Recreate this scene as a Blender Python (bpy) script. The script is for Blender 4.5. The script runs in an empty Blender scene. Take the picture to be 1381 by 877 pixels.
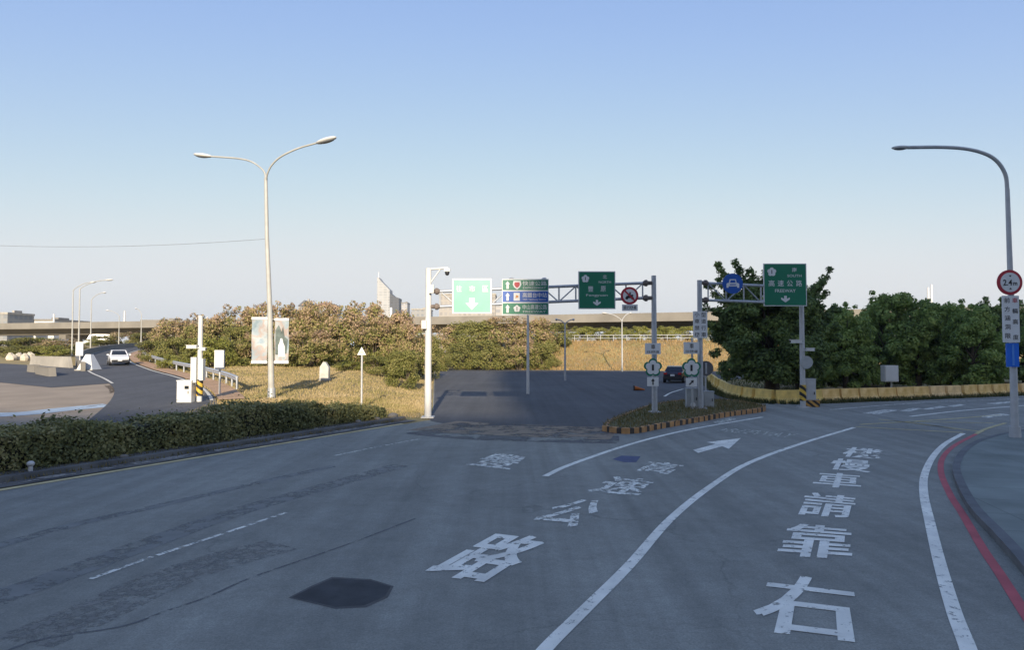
import bpy, bmesh, math, random
import numpy as np
from mathutils import Vector, Matrix
R = math.radians
rng = np.random.default_rng(7)
random.seed(7)
SC = bpy.context.scene
COL = SC.collection

# ------------------------------------------------------------------ camera
CAM_H, PITCH, FPX = 3.0, 2.0, 900.0
HAZE = 0.00018
cd = bpy.data.cameras.new('camera'); cam = bpy.data.objects.new('camera', cd); COL.objects.link(cam)
cam.location = (0, 0, CAM_H); cam.rotation_euler = (R(90 + PITCH), 0, 0)
cd.sensor_width = 36; cd.lens = 36 * FPX / 1381; cd.clip_start = 0.1; cd.clip_end = 20000
SC.camera = cam

# ------------------------------------------------------------------ light
SUN_EL, SUN_AZ = 19.0, 177.0           # azimuth clockwise from +Y: the sun is low behind the viewer
w = bpy.data.worlds.new('World'); SC.world = w; w.use_nodes = True
nt = w.node_tree; bg = nt.nodes['Background']
sky = nt.nodes.new('ShaderNodeTexSky'); sky.sky_type = 'NISHITA'; sky.sun_disc = False
sky.sun_elevation = R(SUN_EL); sky.sun_rotation = R(SUN_AZ)
sky.altitude = 50; sky.air_density = 1.0; sky.dust_density = 0.6; sky.ozone_density = 1.6
# hazy air: a soft shoulder on each channel of the sky
sp_ = nt.nodes.new('ShaderNodeSeparateColor'); cb_ = nt.nodes.new('ShaderNodeCombineColor'); nt.links.new(sky.outputs[0], sp_.inputs[0])
for i_, (u_, k_) in enumerate(((1.19, .42), (1.30, .72), (2.3, 1.60))):
    a_ = nt.nodes.new('ShaderNodeMath'); a_.operation = 'MULTIPLY'; a_.inputs[1].default_value = u_; nt.links.new(sp_.outputs[i_], a_.inputs[0])
    b_ = nt.nodes.new('ShaderNodeMath'); b_.operation = 'MULTIPLY_ADD'; b_.inputs[1].default_value = k_ * .2274; b_.inputs[2].default_value = 1; nt.links.new(sp_.outputs[i_], b_.inputs[0])
    c_ = nt.nodes.new('ShaderNodeMath'); c_.operation = 'DIVIDE'; nt.links.new(a_.outputs[0], c_.inputs[0]); nt.links.new(b_.outputs[0], c_.inputs[1]); m_ = nt.nodes.new('ShaderNodeMath'); m_.operation = 'SMOOTH_MIN'; m_.inputs[1].default_value = (.82, .845, .86)[i_] / .2274; m_.inputs[2].default_value = (.25, .2, .05)[i_] / .2274
    nt.links.new(c_.outputs[0], m_.inputs[0]); nt.links.new(m_.outputs[0], cb_.inputs[i_])
nt.links.new(cb_.outputs[0], bg.inputs[0]); bg.inputs[1].default_value = 0.13
sl = bpy.data.lights.new('sun', 'SUN'); so = bpy.data.objects.new('sun', sl); COL.objects.link(so)
sl.energy = 4.5; sl.angle = R(0.53); sl.color = (1.0, 0.86, 0.68)
sd = Vector((math.sin(R(SUN_AZ)) * math.cos(R(SUN_EL)), math.cos(R(SUN_AZ)) * math.cos(R(SUN_EL)), math.sin(R(SUN_EL))))
so.rotation_euler = sd.to_track_quat('Z', 'Y').to_euler()
so.location = (0, -20, 60)
vs = SC.view_settings
vs.view_transform = 'Standard'; vs.look = 'None'; vs.gamma = 1; vs.use_curve_mapping = False; vs.exposure = 0.8

# ------------------------------------------------------------------ picture points to world points
def smooth(a, b, t):
    t = np.clip((np.asarray(t, float) - a) / (b - a), 0, 1); return t * t * (3 - 2 * t)
def terrain(x, y):
    x = np.asarray(x, float); y = np.asarray(y, float)
    wl = smooth(0.3, 6, -0.115 * y - x)
    hl = 0.0324 * np.clip(y - 25, 0, 110) * wl
    hm = 4.2 * smooth(0, 17, y - (94 - 0.25 * x)) * smooth(-14, -7, x)
    return np.maximum(hl, hm)
def th(x, y): return float(terrain(x, y))
def ray(px, py):
    cx, cy = (px - 690.5) / FPX, (438.5 - py) / FPX
    p = R(PITCH)
    return Vector((cx, math.cos(p) - cy * math.sin(p), math.sin(p) + cy * math.cos(p)))
def G(px, py, z=0.0):                       # on the plane at height z
    d = ray(px, py); t = (z - CAM_H) / d.z
    return Vector((d.x * t, d.y * t, z))
def D(px, py, Y):                           # at depth Y
    d = ray(px, py); t = Y / d.y
    return Vector((d.x * t, Y, CAM_H + d.z * t))
def X_at(px, Y): return D(px, 470, Y).x
def on_ground(px, Y):
    x = X_at(px, Y); return Vector((x, Y, th(x, Y)))

# ------------------------------------------------------------------ materials
MATS = {}
def mat(name, c, rough=0.6, var=0.12, scale=2.0, metal=0.0, c2=None, detail=6, spec=0.4, bump=0.0, bscale=None):
    if name in MATS: return MATS[name]
    m = bpy.data.materials.new(name); m.use_nodes = True; n = m.node_tree.nodes; l = m.node_tree.links
    b = n['Principled BSDF']; b.inputs['Roughness'].default_value = rough; b.inputs['Metallic'].default_value = metal
    b.inputs['Specular IOR Level'].default_value = spec
    tc = n.new('ShaderNodeTexCoord'); no = n.new('ShaderNodeTexNoise')
    no.inputs['Scale'].default_value = scale; no.inputs['Detail'].default_value = detail
    l.new(tc.outputs['Object'], no.inputs['Vector'])
    cr = n.new('ShaderNodeValToRGB'); cr.color_ramp.elements[0].position = 0.3; cr.color_ramp.elements[1].position = 0.7
    a = tuple(min(1, v * (1 - var)) for v in c); z = tuple(min(1, v * (1 + var)) for v in (c2 or c))
    cr.color_ramp.elements[0].color = (*a, 1); cr.color_ramp.elements[1].color = (*z, 1)
    l.new(no.outputs['Fac'], cr.inputs[0]); l.new(cr.outputs[0], b.inputs['Base Color'])
    if bump:
        n2 = n.new('ShaderNodeTexNoise'); n2.inputs['Scale'].default_value = bscale or scale * 8; n2.inputs['Detail'].default_value = 8
        l.new(tc.outputs['Object'], n2.inputs['Vector'])
        bp = n.new('ShaderNodeBump'); bp.inputs['Strength'].default_value = bump; bp.inputs['Distance'].default_value = 0.05
        l.new(n2.outputs['Fac'], bp.inputs['Height']); l.new(bp.outputs[0], b.inputs['Normal'])
    MATS[name] = m; return m

def asphalt(name, base, patch=0.35, sc=0.16, tint=(1, 1, 1)):
    m = bpy.data.materials.new(name); m.use_nodes = True; n = m.node_tree.nodes; l = m.node_tree.links
    b = n['Principled BSDF']; b.inputs['Roughness'].default_value = 0.85; b.inputs['Specular IOR Level'].default_value = 0.3
    tc = n.new('ShaderNodeTexCoord')
    def noise(s, d, vec=None, r=0.6):
        k = n.new('ShaderNodeTexNoise'); k.inputs['Scale'].default_value = s; k.inputs['Detail'].default_value = d
        k.inputs['Roughness'].default_value = r
        l.new(vec or tc.outputs['Object'], k.inputs['Vector']); return k.outputs['Fac']
    def mul(a, v):
        k = n.new('ShaderNodeMath'); k.operation = 'MULTIPLY'; l.new(a, k.inputs[0])
        if isinstance(v, float): k.inputs[1].default_value = v
        else: l.new(v, k.inputs[1])
        return k.outputs[0]
    def rng_(a, f0, f1, t0, t1):
        k = n.new('ShaderNodeMapRange'); l.new(a, k.inputs[0])
        for i, v in enumerate((f0, f1, t0, t1)): k.inputs[i + 1].default_value = v
        return k.outputs[0]
    big = rng_(noise(sc, 5), 0.3, 0.7, 1 - patch * .6, 1 + patch * .6)
    # long wear streaks that follow the traffic
    mp = n.new('ShaderNodeMapping'); mp.inputs['Rotation'].default_value = (0, 0, R(-32)); mp.inputs['Scale'].default_value = (0.9, 0.05, 1)
    l.new(tc.outputs['Object'], mp.inputs[0])
    streak = rng_(noise(0.9, 5, mp.outputs[0]), 0.3, 0.7, 1 - patch * .45, 1 + patch * .45)
    fine = mul(rng_(noise(38, 4, r=0.85), 0.25, 0.75, 0.6, 1.4), rng_(noise(9, 8, r=.8), .3, .7, .86, 1.14))
    mp2 = n.new('ShaderNodeMapping'); mp2.inputs['Rotation'].default_value = (0, 0, R(-30)); mp2.inputs['Scale'].default_value = (2.2, 0.03, 1); l.new(tc.outputs['Object'], mp2.inputs[0])
    mid = mul(rng_(noise(2.2, 6), 0.3, 0.7, 0.9, 1.1), rng_(noise(1.0, 3, mp2.outputs[0]), .35, .65, .9, 1.07))
    spots = rng_(noise(1.7, 7, r=.7), .66, .72, 1.0, .72); mid = mul(mid, spots)
    # tar-sealed cracks: thin lines between warped voronoi cells
    w1 = n.new('ShaderNodeTexNoise'); w1.inputs['Scale'].default_value = 0.8; w1.inputs['Detail'].default_value = 5; l.new(tc.outputs['Object'], w1.inputs['Vector'])
    wm = n.new('ShaderNodeVectorMath'); wm.operation = 'MULTIPLY_ADD'; l.new(w1.outputs['Color'], wm.inputs[0]); wm.inputs[1].default_value = (2.2, 2.2, 0)
    l.new(tc.outputs['Object'], wm.inputs[2])
    vo = n.new('ShaderNodeTexVoronoi'); vo.feature = 'DISTANCE_TO_EDGE'; vo.inputs['Scale'].default_value = 0.21; l.new(wm.outputs[0], vo.inputs['Vector'])
    cr = rng_(vo.outputs['Distance'], 0.0, 0.008, 0.72, 1.0)
    gate = rng_(noise(0.12, 2), 0.45, 0.6, 0.0, 1.0)
    mx = n.new('ShaderNodeMix'); l.new(gate, mx.inputs[0]); mx.inputs[2].default_value = 1.0; l.new(cr, mx.inputs[3])
    tot = mul(mul(mul(mul(big, streak), fine), mid), mx.outputs[0])
    vm = n.new('ShaderNodeVectorMath'); vm.operation = 'SCALE'; vm.inputs[0].default_value = tuple(base * t for t in tint); l.new(tot, vm.inputs['Scale'])
    l.new(vm.outputs[0], b.inputs['Base Color'])
    bp = n.new('ShaderNodeBump'); bp.inputs['Strength'].default_value = 0.35; bp.inputs['Distance'].default_value = 0.012
    l.new(noise(90, 4, r=.8), bp.inputs['Height']); l.new(bp.outputs[0], b.inputs['Normal'])
    return m

def paint(name, c, wear=0.3, scale=3.5):
    """road paint worn through in patches to the asphalt below"""
    if name in MATS: return MATS[name]
    m = mat(name, c, 0.7, 0.16, 2.0); n = m.node_tree.nodes; l = m.node_tree.links
    b = n['Principled BSDF']; out = n['Material Output']
    tc = n.new('ShaderNodeTexCoord'); no = n.new('ShaderNodeTexNoise'); no.inputs['Scale'].default_value = scale
    no.inputs['Detail'].default_value = 9; no.inputs['Roughness'].default_value = 0.75; l.new(tc.outputs['Object'], no.inputs['Vector'])
    mr = n.new('ShaderNodeMapRange'); l.new(no.outputs['Fac'], mr.inputs[0])
    mr.inputs[1].default_value = 0.28 + wear * 0.5 - 0.06; mr.inputs[2].default_value = 0.28 + wear * 0.5 + 0.03
    tr = n.new('ShaderNodeBsdfTransparent'); mx = n.new('ShaderNodeMixShader')
    l.new(mr.outputs[0], mx.inputs[0]); l.new(tr.outputs[0], mx.inputs[1]); l.new(b.outputs[0], mx.inputs[2]); l.new(mx.outputs[0], out.inputs[0])
    return m

def leafmat(name, cols, rough=0.6, trans=0.25, top=0.0, nsc=0.9):
    m = bpy.data.materials.new(name); m.use_nodes = True; n = m.node_tree.nodes; l = m.node_tree.links
    b = n['Principled BSDF']; b.inputs['Roughness'].default_value = rough; b.inputs['Specular IOR Level'].default_value = 0.25
    ge = n.new('ShaderNodeNewGeometry'); tc = n.new('ShaderNodeTexCoord'); oi = n.new('ShaderNodeObjectInfo')
    no = n.new('ShaderNodeTexNoise'); no.inputs['Scale'].default_value = nsc; no.inputs['Detail'].default_value = 3
    va = n.new('ShaderNodeVectorMath'); va.operation = 'ADD'; l.new(ge.outputs['Position'], va.inputs[0]); l.new(oi.outputs['Random'], va.inputs[1])
    l.new(va.outputs[0], no.inputs['Vector'])
    a = n.new('ShaderNodeMath'); a.operation = 'MULTIPLY_ADD'; l.new(ge.outputs['Random Per Island'], a.inputs[0]); a.inputs[1].default_value = 0.55
    sc = n.new('ShaderNodeMath'); sc.operation = 'MULTIPLY_ADD'; l.new(no.outputs['Fac'], sc.inputs[0]); sc.inputs[1].default_value = 1.5; sc.inputs[2].default_value = -0.53
    l.new(sc.outputs[0], a.inputs[2])
    if top:
        sz = n.new('ShaderNodeSeparateXYZ'); l.new(tc.outputs['Object'], sz.inputs[0]); tz = n.new('ShaderNodeMath'); tz.operation = 'MULTIPLY_ADD'
        l.new(sz.outputs[2], tz.inputs[0]); tz.inputs[1].default_value = top; tz.inputs[2].default_value = -top * .5; ta = n.new('ShaderNodeMath'); l.new(tz.outputs[0], ta.inputs[0]); l.new(a.outputs[0], ta.inputs[1]); a = ta
    cr = n.new('ShaderNodeValToRGB'); e = cr.color_ramp.elements
    while len(e) < len(cols): e.new(0.5)
    for i, c in enumerate(cols): e[i].position = i / (len(cols) - 1); e[i].color = (*c, 1)
    l.new(a.outputs[0], cr.inputs[0]); l.new(cr.outputs[0], b.inputs['Base Color'])
    t = n.new('ShaderNodeBsdfTranslucent'); l.new(cr.outputs[0], t.inputs[0])
    mx = n.new('ShaderNodeMixShader'); mx.inputs[0].default_value = trans
    l.new(b.outputs[0], mx.inputs[1]); l.new(t.outputs[0], mx.inputs[2]); l.new(mx.outputs[0], n['Material Output'].inputs[0])
    return m

def stripes(name, c1, c2, per, axis='diag', duty=0.5, rough=.6):
    m = bpy.data.materials.new(name); m.use_nodes = True; n = m.node_tree.nodes; l = m.node_tree.links
    b = n['Principled BSDF']; b.inputs['Roughness'].default_value = rough
    tc = n.new('ShaderNodeTexCoord'); dt = n.new('ShaderNodeVectorMath'); dt.operation = 'DOT_PRODUCT'
    l.new(tc.outputs['Object'], dt.inputs[0]); dt.inputs[1].default_value = {'diag': (.8 / per, 0, 1 / per), 'x': (1 / per, 0, 0), 'z': (0, 0, 1 / per)}[axis]
    fr = n.new('ShaderNodeMath'); fr.operation = 'FRACT'; l.new(dt.outputs['Value'], fr.inputs[0])
    gt = n.new('ShaderNodeMath'); gt.operation = 'GREATER_THAN'; gt.inputs[1].default_value = duty; l.new(fr.outputs[0], gt.inputs[0])
    no = n.new('ShaderNodeTexNoise'); no.inputs['Scale'].default_value = 7; no.inputs['Detail'].default_value = 6; l.new(tc.outputs['Object'], no.inputs['Vector'])
    mx = n.new('ShaderNodeMix'); mx.data_type = 'RGBA'; l.new(gt.outputs[0], mx.inputs[0]); mx.inputs[6].default_value = (*c1, 1); mx.inputs[7].default_value = (*c2, 1)
    mr = n.new('ShaderNodeMapRange'); l.new(no.outputs['Fac'], mr.inputs[0]); mr.inputs[1].default_value = .3; mr.inputs[2].default_value = .7; mr.inputs[3].default_value = .75; mr.inputs[4].default_value = 1.1
    sc = n.new('ShaderNodeVectorMath'); sc.operation = 'SCALE'; l.new(mx.outputs[2], sc.inputs[0]); l.new(mr.outputs[0], sc.inputs['Scale'])
    l.new(sc.outputs[0], b.inputs['Base Color']); return m

def facade(name, wall, win, sx, sz):
    m = bpy.data.materials.new(name); m.use_nodes = True; n = m.node_tree.nodes; l = m.node_tree.links
    b = n['Principled BSDF']; b.inputs['Roughness'].default_value = .6
    tc = n.new('ShaderNodeTexCoord'); sp = n.new('ShaderNodeSeparateXYZ'); l.new(tc.outputs['Object'], sp.inputs[0])
    ad = n.new('ShaderNodeMath'); ad.operation = 'ADD'; l.new(sp.outputs[0], ad.inputs[0]); l.new(sp.outputs[1], ad.inputs[1])
    cb = n.new('ShaderNodeCombineXYZ'); l.new(ad.outputs[0], cb.inputs[0]); l.new(sp.outputs[2], cb.inputs[1])
    br = n.new('ShaderNodeTexBrick'); br.offset = 0; l.new(cb.outputs[0], br.inputs['Vector'])
    br.inputs['Scale'].default_value = 1; br.inputs['Brick Width'].default_value = sx; br.inputs['Row Height'].default_value = sz
    br.inputs['Mortar Size'].default_value = min(sx, sz) * .22; br.inputs['Mortar Smooth'].default_value = 0.1
    br.inputs['Color1'].default_value = (*win, 1); br.inputs['Color2'].default_value = (*[v * 1.4 for v in win], 1); br.inputs['Mortar'].default_value = (*wall, 1)
    l.new(br.outputs['Color'], b.inputs['Base Color']); return m

M_white = mat('white painted steel', (.60, .60, .57), .45, .06, 3)
M_lampst = mat('pale lamp steel', (.40, .40, .37), .5, .12, 2)
M_galv = mat('galvanised steel', (.42, .44, .46), .45, .12, 5, metal=.35)
M_pole = mat('grey pole', (.46, .47, .47), .5, .1, 4, metal=.2)
M_greybox = mat('grey cabinet', (.36, .38, .38), .55, .12, 3)
M_black = mat('black plastic', (.02, .02, .022), .5, .2, 4)
M_green = mat('sign green', (.012, .17, .095), .4, .06, 2)
M_mint = mat('sunlit sign green', (.17, .46, .33), .4, .1, 1.5)  # sign green lightened, strong sunlight mixed into the colour
M_blue = mat('sign blue', (.015, .09, .38), .4, .06, 2)
M_red = mat('sign red', (.42, .03, .045), .45, .08, 3)
M_swhite = mat('sign white', (.66, .67, .66), .45, .05, 3)
M_sblack = mat('sign black', (.02, .02, .022), .5, .1, 3)
M_signback = mat('sign back', (.12, .12, .125), .5, .15, 3, metal=.3)
M_concrete = mat('concrete', (.34, .32, .28), .85, .2, .6, bump=.2)
M_pale = mat('pale concrete', (.215, .20, .172), .85, .15, .3, bump=.1)
M_bark = mat('bark', (.09, .07, .05), .9, .3, 4, bump=.6)
M_hazard = stripes('hazard stripes', (.015, .015, .015), (.65, .42, .05), .36)
M_rubber = mat('rubber', (.02, .02, .02), .8, .2, 6)
M_rim = mat('alloy', (.5, .5, .52), .35, .05, 6, metal=.8)
M_glass = mat('dark glass', (.02, .025, .03), .08, .1, 2, spec=.7)
M_lamp = mat('lamp glass', (.75, .75, .72), .2, .05, 4)
M_tail = mat('tail lamp', (.4, .015, .015), .25, .05, 4)

# ------------------------------------------------------------------ mesh builder
class B:
    def __init__(s): s.v = []; s.f = []; s.m = []; s.sm = []
    def add(s, vs, fs, mi=0, smooth=False):
        o = len(s.v); s.v += [tuple(v) for v in vs]
        for f in fs: s.f.append(tuple(i + o for i in f)); s.m.append(mi); s.sm.append(smooth)
        return s
    def box(s, c, d, mi=0, rz=0.0, taper=1.0):
        cx, cy, cz = c; a, b_, h = d[0] / 2, d[1] / 2, d[2] / 2; vs = []
        for z, k in ((-h, 1), (h, taper)):
            for x, y in ((-a, -b_), (a, -b_), (a, b_), (-a, b_)):
                x *= k; y *= k
                vs.append((cx + x * math.cos(rz) - y * math.sin(rz), cy + x * math.sin(rz) + y * math.cos(rz), cz + z))
        return s.add(vs, [(3, 2, 1, 0), (4, 5, 6, 7), (0, 1, 5, 4), (1, 2, 6, 5), (2, 3, 7, 6), (3, 0, 4, 7)], mi)
    def tube(s, pts, rs, n=10, mi=0, caps=True):
        pts = [Vector(p) for p in pts]
        if not hasattr(rs, '__len__'): rs = [rs] * len(pts)
        vs = []; fs = []; ref = None
        for i, p in enumerate(pts):
            t = (pts[min(i + 1, len(pts) - 1)] - pts[max(i - 1, 0)]).normalized()
            if ref is None: ref = Vector((1, 0, 0)) if abs(t.x) < .8 else Vector((0, 1, 0))
            u = (ref - t * ref.dot(t)).normalized(); ref = u; w_ = t.cross(u)
            for k in range(n):
                a = 2 * math.pi * k / n; vs.append(p + (u * math.cos(a) + w_ * math.sin(a)) * rs[i])
        for i in range(len(pts) - 1):
            for k in range(n):
                k2 = (k + 1) % n; fs.append((i * n + k, i * n + k2, (i + 1) * n + k2, (i + 1) * n + k))
        s.add(vs, fs, mi, True)
        if caps:
            s.add(vs[:n], [tuple(range(n))[::-1]], mi); s.add(vs[-n:], [tuple(range(n))], mi)
        return s
    def cyl(s, p0, p1, r0, r1=None, n=12, mi=0): return s.tube([p0, p1], [r0, r0 if r1 is None else r1], n, mi)
    def ell(s, c, r, n=12, m=8, mi=0, rot=None):
        vs = []; fs = []
        for i in range(m + 1):
            ph = math.pi * i / m
            for k in range(n):
                a = 2 * math.pi * k / n
                v = Vector((r[0] * math.sin(ph) * math.cos(a), r[1] * math.sin(ph) * math.sin(a), r[2] * math.cos(ph)))
                if rot is not None: v = rot @ v
                vs.append(v + Vector(c))
        for i in range(m):
            for k in range(n):
                k2 = (k + 1) % n; fs.append((i * n + k, (i + 1) * n + k, (i + 1) * n + k2, i * n + k2))
        return s.add(vs, fs, mi, True)
    def prism(s, pts, y0, y1, mi=0):                  # outline in x,z ; front face at y0 (smaller y)
        n = len(pts); vs = [(x, y0, z) for x, z in pts] + [(x, y1, z) for x, z in pts]
        fs = [tuple(range(n)), tuple(range(2 * n - 1, n - 1, -1))] + [(i + n, (i + 1) % n + n, (i + 1) % n, i) for i in range(n)]
        return s.add(vs, fs, mi)
    def build(s, name, mats, parent=None, loc=None, rz=0.0):
        me = bpy.data.meshes.new(name); me.from_pydata(s.v, [], s.f)
        for m in (mats if isinstance(mats, (list, tuple)) else [mats]): me.materials.append(m)
        me.polygons.foreach_set('material_index', s.m); me.polygons.foreach_set('use_smooth', s.sm)
        bm = bmesh.new(); bm.from_mesh(me); bmesh.ops.recalc_face_normals(bm, faces=bm.faces); bm.to_mesh(me); bm.free()
        o = bpy.data.objects.new(name, me); COL.objects.link(o)
        if parent: o.parent = parent
        if loc is not None: o.location = loc
        o.rotation_euler.z = rz
        return o

def tag(o, label=None, cat=None, group=None, kind=None):
    if label: o['label'] = label
    if cat: o['category'] = cat
    if group: o['group'] = group
    if kind: o['kind'] = kind
    return o
def thing(name, label, cat, loc, rz=0.0, group=None):
    o = bpy.data.objects.new(name, None); COL.objects.link(o); o.location = loc; o.rotation_euler.z = rz
    o.empty_display_size = .2
    return tag(o, label, cat, group)
def copy_tree(o, parent=None):
    c = o.copy(); COL.objects.link(c); c.parent = parent
    for ch in list(o.children): copy_tree(ch, c)
    return c
def struct(o): o['kind'] = 'structure'; return o

def np_mesh(name, verts, faces, m, parent=None, smooth=False):
    me = bpy.data.meshes.new(name); nv, nf = len(verts), len(faces); k = faces.shape[1]
    me.vertices.add(nv); me.vertices.foreach_set('co', verts.astype(np.float32).ravel())
    me.loops.add(nf * k); me.loops.foreach_set('vertex_index', faces.astype(np.int32).ravel())
    me.polygons.add(nf); me.polygons.foreach_set('loop_start', np.arange(0, nf * k, k, dtype=np.int32))
    try: me.polygons.foreach_set('loop_total', np.full(nf, k, dtype=np.int32))
    except Exception: pass
    me.materials.append(m); me.update(calc_edges=True); me.validate()
    if smooth: me.polygons.foreach_set('use_smooth', np.ones(nf, bool))
    o = bpy.data.objects.new(name, me); COL.objects.link(o)
    if parent: o.parent = parent
    return o

def leaf_quads(P, N, size, asp=0.6):
    """one small folded-diamond leaf clump at each point"""
    n = len(P)
    N = N + rng.normal(0, .55, (n, 3)); N /= np.linalg.norm(N, axis=1)[:, None] + 1e-9
    T = rng.normal(0, 1, (n, 3)); T -= N * (T * N).sum(1)[:, None]; T /= np.linalg.norm(T, axis=1)[:, None] + 1e-9
    U = np.cross(N, T); s = (size * rng.uniform(.6, 1.35, n))[:, None]
    v = np.stack([P - T * s, P - U * s * asp + N * s * .12, P + T * s, P + U * s * asp + N * s * .12], 1).reshape(-1, 3)
    f = np.arange(n * 4).reshape(n, 4)
    return v, f

# ------------------------------------------------------------------ text
def glyphs(txt, bold=0.0):
    c = bpy.data.curves.new('t', 'FONT'); c.body = txt; c.resolution_u = 3; c.offset = bold
    o = bpy.data.objects.new('t', c); COL.objects.link(o); bpy.context.view_layer.update()
    me = bpy.data.meshes.new_from_object(o.evaluated_get(bpy.context.evaluated_depsgraph_get()))
    V = np.array([v.co[:2] for v in me.vertices]) if len(me.vertices) else np.zeros((0, 2)); F = [tuple(p.vertices) for p in me.polygons]
    bpy.data.objects.remove(o); bpy.data.curves.remove(c); bpy.data.meshes.remove(me)
    V = (V - V.min(0)) / (V.max(0) - V.min(0)); return V, F
def put_text(b, txt, x0, x1, z0, z1, y, mi=0, bold=0.008):
    V, F = glyphs(txt, bold)
    b.add([(x0 + (x1 - x0) * u, y, z0 + (z1 - z0) * v) for u, v in V], F, mi)

# ================================================================== GROUND AND ROADS
M_ground = mat('dry ground', (.36, .26, .13), .95, .25, .35, c2=(.25, .21, .08), bump=.5, bscale=6)
def axis(spec): return np.concatenate([np.arange(a, b, s) for a, b, s in spec])
xs = axis([(-2500, -400, 300), (-400, -120, 20), (-120, -40, 3), (-40, 30, 1), (30, 100, 4), (100, 400, 20), (400, 2601, 200)])
ys = axis([(-300, -20, 20), (-20, 20, 5), (20, 70, 1), (70, 120, 1.5), (120, 400, 20), (400, 2601, 200)])
XX, YY = np.meshgrid(xs, ys); ZZ = terrain(XX, YY) - 0.03
gv = np.stack([XX, YY, ZZ], -1).reshape(-1, 3); nx, ny = len(xs), len(ys)
idx = np.arange(nx * ny).reshape(ny, nx)
gf = np.stack([idx[:-1, :-1], idx[:-1, 1:], idx[1:, 1:], idx[1:, :-1]], -1).reshape(-1, 4)
struct(np_mesh('ground', gv, gf, M_ground, smooth=True))

M_asph = asphalt('asphalt', .226, .27, tint=(1.12, 1.12, .95))
M_asph2 = asphalt('dark asphalt', .075, .3, tint=(1, 1, 1.05))

def flat(name, pts, z, m):
    bm = bmesh.new(); vs = [bm.verts.new((p[0], p[1], z)) for p in pts]
    es = [bm.edges.new((vs[i], vs[(i + 1) % len(vs)])) for i in range(len(vs))]
    bmesh.ops.triangle_fill(bm, use_beauty=True, edges=es)
    bmesh.ops.recalc_face_normals(bm, faces=bm.faces)
    for f in bm.faces:
        if f.normal.z < 0: f.normal_flip()
    me = bpy.data.meshes.new(name); bm.to_mesh(me); bm.free(); me.materials.append(m)
    o = bpy.data.objects.new(name, me); COL.objects.link(o); return o
def spline(pts, n=8):
    P = [Vector(p) for p in pts]; P = [P[0] * 2 - P[1]] + P + [P[-1] * 2 - P[-2]]; out = []
    for i in range(1, len(P) - 2):
        for k in range(n):
            t = k / n; a, b_, c, d = P[i - 1:i + 3]
            out.append(.5 * ((2 * b_) + (c - a) * t + (2 * a - 5 * b_ + 4 * c - d) * t * t + (3 * b_ - a - 3 * c + d) * t ** 3))
    out.append(P[-2]); return out
def offset_line(pts, off):
    out = []
    for i, p in enumerate(pts):
        t = (pts[min(i + 1, len(pts) - 1)] - pts[max(i - 1, 0)]); t.z = 0; t.normalize()
        out.append(p + Vector((t.y, -t.x, 0)) * off)
    return out
def ribbon(name, pts, width, dz, m, drape=True, cross=6):
    b = B(); L = [offset_line(pts, (k / cross - .5) * width) for k in range(cross + 1)]; vs = []
    for row in zip(*L):
        for p in row: vs.append((p.x, p.y, (th(p.x, p.y) if drape else p.z) + dz))
    n = cross + 1
    fs = [(i * n + k, i * n + k + 1, (i + 1) * n + k + 1, (i + 1) * n + k) for i in range(len(pts) - 1) for k in range(cross)]
    b.add(vs, fs); return b.build(name, m)

# left edge of the near road: the yellow line and its extension behind the viewer
eA, eB = G(0, 663), G(572, 568)
edir = (eB - eA).normalized(); enrm = Vector((-edir.y, edir.x, 0))       # enrm points left, off the road
def edge(s, off=0.0, z=0.0):                                             # s metres along from eA
    p = eA + edir * s + enrm * off; return Vector((p.x, p.y, z))
eL = (eB - eA).length
bar_px = [(957, 512), (965, 521), (984, 533), (1012, 540), (1050, 544), (1100, 543), (1150, 541), (1200, 539.5), (1260, 537), (1320, 534.5), (1381, 532), (1460, 529)]
bar = [G(*p) for p in bar_px]
road_pts = [edge(-60), edge(eL + 1.0)] + [Vector((-0.115 * y - 0.1, y, 0)) for y in (32, 40, 60, 80, 93)]
road_pts += [Vector((x, 93 - .25 * x, 0)) for x in (-2, 10, 25, 40)] + [Vector((32, 74, 0)), Vector((23, 66, 0))] + bar[0:] + [Vector((120, 52, 0)), Vector((120, -60, 0))]
struct(flat('road', road_pts, 0.0, M_asph))
M_far = asphalt('far asphalt shaded', .085, .3, tint=(1.0, 1.03, 1.05))  # darker than the near road: shade is put into the asphalt tone
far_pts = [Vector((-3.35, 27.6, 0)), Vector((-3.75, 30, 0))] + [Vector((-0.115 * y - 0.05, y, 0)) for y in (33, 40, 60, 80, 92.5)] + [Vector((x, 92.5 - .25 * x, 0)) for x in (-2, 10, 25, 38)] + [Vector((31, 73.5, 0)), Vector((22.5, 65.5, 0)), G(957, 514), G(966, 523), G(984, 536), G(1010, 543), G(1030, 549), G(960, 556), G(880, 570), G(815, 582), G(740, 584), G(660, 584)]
struct(flat('shaded_road_surface', far_pts, 0.004, M_far))

# left verge: gutter apron and kerb between the yellow line and the hedge
b = B()
prof = [(0.35, 0.004), (0.9, 0.006), (0.95, 0.13), (1.12, 0.14), (1.14, 0.05), (2.2, 0.06)]
N = 60; vs = []
for i in range(N + 1):
    s = -50 + (50 + eL) * i / N
    for off, z in prof: p = edge(s, off, z + 0.004 * math.sin(s * 3 + off)); vs.append(p)
k = len(prof)
b.add(vs, [(i * k + j, i * k + j + 1, (i + 1) * k + j + 1, (i + 1) * k + j) for i in range(N) for j in range(k - 1)])
struct(b.build('kerb', mat('old kerb', (.10, .10, .095), .9, .35, .8, c2=(.14, .135, .12), bump=.4)))

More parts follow.
